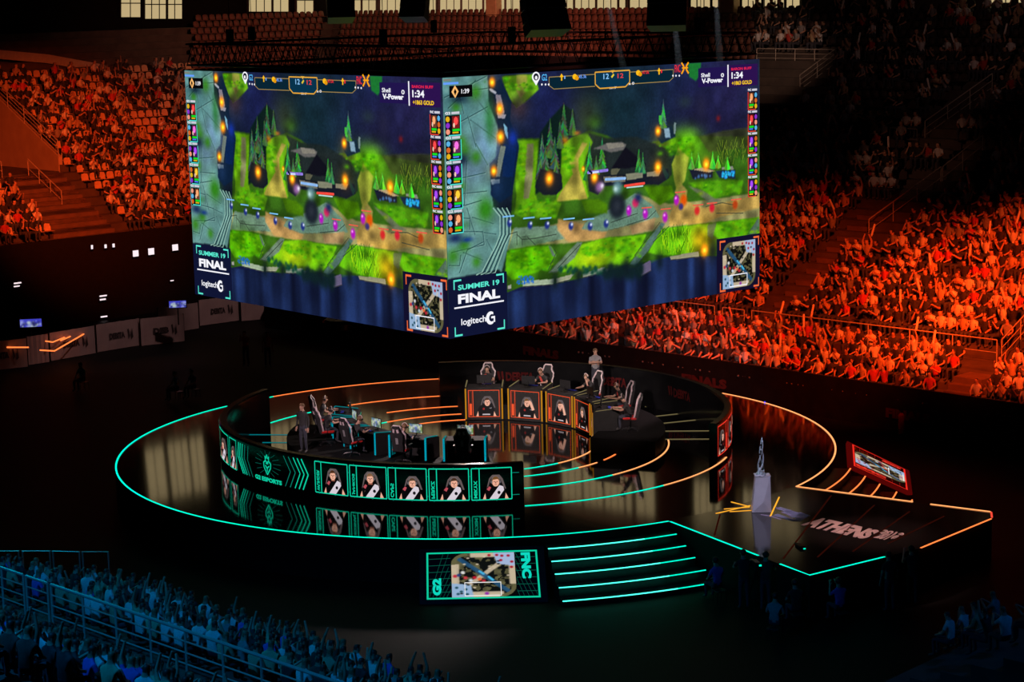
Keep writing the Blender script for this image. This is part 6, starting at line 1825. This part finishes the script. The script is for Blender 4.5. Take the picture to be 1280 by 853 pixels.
def small_screen(px, py, w, h, label, z=1.9):
    c = at(px, py, z); root = thing('desk_screen', label, 'screen', (c[0], c[1], c[2] - h / 2 - .9), .15)
    m = MB(); m.box((0, .03, h / 2 + .9), (w + .08, .05, h + .08), 'black_plastic', bev=.01); m.build('case', root)
    cv = Canvas(40, 16, (60, 62, 190)); rs_ = np.random.RandomState(int(px))
    for _ in range(30): cv.blob((rs_.rand() * 40, 4 + rs_.rand() * 12), 1 + rs_.rand() * 3, [(150, 160, 220), (30, 30, 90), (180, 200, 190)][_ % 3], .8)
    link('display', grid_mesh('display', cv.out(), lambda u, v, o: (-w / 2 + w * u, -.003, .9 + h * v)), root)
    MB().tube([(0, .06, 0), (0, .06, 1.0)], .03, 'black_metal', 6).build('stand', root)
small_screen(38.5, 404, 1.05, .40, 'small violet glowing screen on the dark desk at the far left', 1.75)
small_screen(222, 380.5, .85, .34, 'small violet glowing screen beside the big screen, above the rear banners', 2.3)
m = MB(); q = [at(-30, 470, 0), at(190, 432, 0), at(180, 405, 0), at(-30, 440, 0)]
for k, f in enumerate((0, .33, .66)):
    pass
ds = [P2(-1.5, 24)[:2], P2(-1.5, 6)[:2], P2(2.8, 6)[:2], P2(2.8, 24)[:2]]
m.prism([tuple(p) for p in ds], .02, .72, 'black_matte'); tag(m.build('control_deck'), 'low dark working platform behind the banners on the left', 'platform')
louv = thing('louvred_panel', 'dark louvred panel left of the hanging screen below the railing', 'panel', (*P2(S_L - .5, 3.2), 0), atan2(-D2[1], -D2[0]))
MB().box((0, .0, 1.95), (4.4, .06, 3.8), 'black_metal').build('frame', louv)
m = MB()
for k in range(18): m.box((0, -.05, .3 + k * .19), (4.2, .03, .05), 'rail_dark')
m.build('slats', louv)

# ------------------------------------------------ staff around the stage
def stand_at(px, py_foot, z=0.0): p = at(px, py_foot, z); return (p[0], p[1], z)
person('person walking away on the stage behind the left team, dark clothes', stand_at(380, 566, PZ + .006), 2.6, 'shirt_black', pose='standing', arms='down', hair='hair_brown', sleeve='long')
h = at(744, 437, PZ + 1.72)
person('person standing with crossed arms in a grey shirt behind the orange booths', (h[0], h[1], PZ + .012), pi, 'shirt_grey', None, pose='standing', arms='cross', hair='hair_brown')
wk = [((335, 459), 0, -2.8, 'shirt_tan', 'standing', 'down', 'person in a tan top standing in the dark left of the stage'), ((308, 458), 0, 2.9, 'shirt_red', 'standing', 'phone', 'person in a dim red top left of the one in tan'),
      ((222, 500), 0, 2.2, 'shirt_white', 'seated', 'lap', 'person with pale shoes sitting in the dark at the left of the stage'), ((243, 497), 0, 2.4, 'shirt_grey', 'seated', 'lap', 'person sitting right of the one with pale shoes'), ((104, 488), 0, 2.6, 'shirt_green', 'seated', 'lap', 'person sitting alone in the dark far left of the stage'),
      ((897, 752), 0, .5, 'shirt_blue', 'seated', 'lap', 'person sitting at the right end of the front stairs, lit green'), ((930, 762), 0, .1, 'shirt_black', 'standing', 'desk', 'camera operator silhouette before the runway, left one'), ((957, 765), 0, -.2, 'shirt_black', 'standing', 'desk', 'camera operator silhouette right before the trophy reflection'),
      ((1112, 765), 0, .3, 'shirt_black', 'standing', 'down', 'person with bare calves standing at the runway, left of two'), ((1140, 757), 0, .2, 'shirt_black', 'standing', 'phone', 'person standing at the runway, right of two'),
      ((1050, 780), 0, .4, 'shirt_blue', 'seated', 'phone', 'person in a blue top sitting in the dark below the runway'), ((995, 782), 0, .2, 'shirt_black', 'seated', 'lap', 'person in dark clothes sitting left of the one in blue'), ((968, 800), 0, -.4, 'shirt_grey', 'seated', 'lap', 'person in grey sitting low in the dark, leftmost below the runway')]
for (px, py), z, rz, sh, po, ar, lb in wk:
    person(lb, stand_at(px, py, z + .006), rz, sh, None, pose=po, arms=ar, hair='hair_dark', lean=.1)
    if po == 'seated':
        p = stand_at(px, py, z); st = thing('stool', 'small black stool ' + {222: 'of the person with pale shoes', 243: 'right of the one with pale shoes', 104: 'standing alone far left of the stage', 897: 'at the right end of the front stairs', 1050: 'of the person in blue below the runway', 995: 'left of the person in blue below the runway', 968: 'leftmost of those below the runway'}[px], 'stool', p, rz)
        MB().box((0, -.10, .35), (.34, .30, .05), 'black_plastic', bev=.015).build('seat', st)
        for sx in (-1, 1):
            for sy in (-1, 1): MB().tube([(sx * .13, -.10 + sy * .11, .33), (sx * .15, -.10 + sy * .13, .003)], .012, 'black_metal', 5).build('leg', st)
for px, py, l in ((945, 764, 'black tripod video camera before the runway'), (1000, 742, 'second black tripod video camera below the tip of the runway')):
    p = stand_at(px, py); c = thing('video_camera', l, 'camera', p, .2)
    for k in range(3): MB().tube([(0, 0, 1.2), (.38 * cos(k * 2.1), .38 * sin(k * 2.1), .01)], .018, 'black_metal', 5).build('leg', c)
    MB().box((0, 0, 1.36), (.18, .42, .24), 'black_plastic', bev=.02).build('camera_body', c); MB().tube([(0, .21, 1.36), (0, .42, 1.36)], [.06, .08], 'black_plastic', 10).build('lens', c)
    o = MB().box((.06, -.215, 1.40), (.07, .01, .05), 'led_teal').build('status_light', c)
# floor lamps and small coloured lights
for px, py, z, mt, l in ((956, 504, ZT, 'lamp_blue', 'tiny blue lamp on the stage near the right rim'),):
    p = at(px, py, z); m = MB(); m.prism([(.03 * cos(t), .03 * sin(t)) for t in np.linspace(0, 2 * pi, 8, endpoint=False)], 0, .05, mt); tag(m.build('pin_lamp', None, (p[0], p[1], p[2] + .006)), l, 'lamp')
p = walk_pt(1134, 545, .1, 0); ext = thing('fire_extinguisher', 'red extinguisher at the foot of the right front wall beside the stair gap', 'extinguisher', (p[0] - .3, p[1] - .3, 0))
MB().tube([(0, 0, .01), (0, 0, .05), (0, 0, .75), (0, 0, .85)], [.10, .12, .12, .04], 'shirt_red', 10).build('cylinder', ext); MB().box((0, 0, .90), (.06, .16, .06), 'black_metal', bev=.01).build('valve', ext)
# stairs cut into the low front rows at the right
m = MB()
for k in range(5): q = [R1(.36 + .35 * k, tg - .0, 0)[:2], R1(.36 + .35 * k, tg + 1.3, 0)[:2], R1(3, tg + 1.3, 0)[:2], R1(3, tg, 0)[:2]]; m.prism([tuple(p) for p in q], .9 + .2 * k, 1.16 + .24 * k, 'step_wood')
tag(m.build('aisle_stairs'), 'orange lit wooden steps in the gap at the bottom of the right stand', 'stairs')

# ------------------------------------------ hanging gear near the ceiling
def line_array(px, py, z, n, w, label, dist, tilt):
    d = ray(px, py); t = dist / d[1]; c = CAMP + d * t
    root = thing('hanging_speaker', label, 'speaker', c, tilt, 'hanging speaker arrays')
    for k in range(n):
        m = MB(); zz = k * .36
        m.hull([(-w / 2, -.3 + k * .04, zz), (w / 2, -.3 + k * .04, zz), (w / 2 * .9, .25, zz), (-w / 2 * .9, .25, zz)], [(-w / 2, -.3 + (k + 1) * .04, zz + .34), (w / 2, -.3 + (k + 1) * .04, zz + .34), (w / 2 * .9, .25, zz + .34), (-w / 2 * .9, .25, zz + .34)], 'black_plastic'); m.build('speaker_box', root).rotation_euler = (-.07 * (n - k), 0, 0)
    MB().tube([(0, 0, n * .36), (0, 0, n * .36 + 6)], .03, 'black_metal', 5).build('hoist_chain', root)
line_array(426, 26, 0, 5, .80, 'black hanging speaker array, leftmost at the top edge', 60, .2)
line_array(518, 25, 0, 5, .80, 'black hanging speaker array above the left half of the screen', 62, -.3)
line_array(684, 42, 0, 6, 1.35, 'largest black hanging speaker array at the middle of the top edge', 60, .5)
line_array(834, 36, 0, 5, 1.15, 'black hanging speaker array above the right half of the screen', 60, -.2)
hub = thing('moving_light', 'black round fixture hanging under the screen behind its left face', 'lamp', (CAMP + ray(430, 402) * (84 / ray(430, 402)[1])))
MB().tube([(0, 0, 0), (0, 0, .12)], [.9, .8], 'black_metal', 20).build('disc', hub); MB().tube([(0, 0, -.35), (0, 0, 0)], [.25, .35], 'black_plastic', 12).build('head', hub); MB().tube([(0, 0, .12), (0, 0, 2.2)], .03, 'black_metal', 5).build('hoist_chain', hub)
# =================================================================== LIGHTS
def spot(name, loc, tgt, col, power, ang, blend=.5, rad=.3):
    l = bpy.data.lights.new(name, 'SPOT'); l.color = col; l.energy = power; l.spot_size = radians(ang); l.spot_blend = blend; l.shadow_soft_size = rad
    o = bpy.data.objects.new(name, l); COL.objects.link(o); o.location = loc
    o.rotation_euler = (Vector(tgt) - Vector(loc)).to_track_quat('-Z', 'Y').to_euler()
    return o
OR = (1, .062, .005)
spot('crowd_spot', (17, 62, 20), (21.5, 84, 3.2), OR, 88000, 32, .8)
spot('crowd_spot', (14, 62, 19), (13, 88, 3.0), OR, 58000, 34, .8)
spot('crowd_spot', (15, 66, 19), (5, 93, 2.0), OR, 24000, 26, .8)
spot('crowd_spot', (-15, 84, 20), (-24.5, 116, 7.6), (1, .085, .012), 66000, 31, .8)
spot('upper_spot', (-4, 104, 20), (-6, 140, 15), (1, .30, .18), 19000, 80, .9)
spot('upper_spot', (12, 98, 20), (15, 118, 12.5), (1, .55, .38), 3600, 26, .9)
spot('upper_spot', (20, 90, 20), (24, 112, 14), (1, .5, .4), 450, 50, .9)
spot('upper_spot', (8, 84, 20), (20.5, 100.5, 8.5), (1, .36, .20), 1500, 18, .9)
spot('blue_spot', (-17, 32, 26), (-9.5, 40.5, 4), (.0, .33, 1.0), 9000, 66, .7)
spot('blue_spot', (-19, 60, 14), (-12, 52, 2), (.0, .60, .9), 1500, 60, .7)
spot('blue_spot', (24, 46, 16), (14, 48, 1), (.0, .25, 1.0), 900, 40, .7)
spot('stage_spot', (-1.4, 71, 6.4), (1.2, 77.4, 2.2), (1, .80, .74), 2000, 54, .6, .15)
spot('stage_spot', (4.5, 66, 6.3), (4.0, 74.5, 2.6), (1, .76, .72), 1500, 50, .6, .15)
spot('stage_spot', (-1.4, 74, 6.4), (-2.8, 67.8, 2.2), (1, .80, .76), 1500, 44, .6, .15)
spot('stage_spot', (-.6, 73, 6.4), (-6.4, 71.2, 2.2), (1, .80, .76), 1700, 44, .6, .15)
spot('stage_spot', (-9, 60, 9), (-5, 69.5, 2.8), (1, .70, .76), 3800, 30, .5, .15)
spot('stage_spot', (9, 78, 6.5), (2.5, 75.5, 2.8), (1, .66, .70), 1000, 60, .5, .15)
spot('trophy_spot', (4.5, 56, 12), (7.7, 62.1, 2.4), (.78, .72, 1), 3600, 14, .4)
spot('runway_spot', (8, 62, 12), (10.5, 59.3, 1.4), (1, .6, .55), 3800, 24, .8)
spot('banner_spot', (-10, 92, 16), (-19, 100, .8), (1, .66, .64), 2200, 34, .8)
spot('banner_spot', (-6, 96, 16), (-14.5, 111, .8), (1, .66, .64), 2600, 30, .8)
spot('back_spot', (2, 80, 18), (4, 87, 1.0), (1, .25, .2), 700, 50, .8)
# three slender shafts of light in the smoky air above the screen
vm = bpy.data.materials.new('haze'); vm.use_nodes = True; nt = vm.node_tree; nt.nodes.clear()
vo = nt.nodes.new('ShaderNodeOutputMaterial'); vs_ = nt.nodes.new('ShaderNodeVolumeScatter'); vs_.inputs['Density'].default_value = .4; vs_.inputs['Color'].default_value = (.9, .92, 1, 1); vs_.inputs['Anisotropy'].default_value = .3
nt.links.new(vs_.outputs[0], vo.inputs['Volume']); MATS['haze'] = vm
for (x0, y0), (x1, y1), lb in (((752, -30), (779, 84), 'left one of the slender light shafts above the screen'), ((840, -5), (849, 82), 'middle slender light shaft above the screen'), ((893, -30), (900, 78), 'right bluish light shaft above the screen')):
    A_, B_ = [Vector(CAMP + ray(x, y) * (66 / ray(x, y)[1])) for x, y in ((x0, y0), (x1, y1))]
    d_ = (B_ - A_).normalized(); A2 = A_ - d_ * 2
    m = MB(); m.tube([Vector((0, 0, 0)), B_ - A2], [.04, .13], 'haze', 12)
    tag(m.build('light_shaft', None, A2), lb, 'light beam', 'light shafts in the haze')
    spot('beam_spot', A2, B_, (.7, .8, 1), 3000, degrees(2 * .13 / (B_ - A2).length), .2, .02)
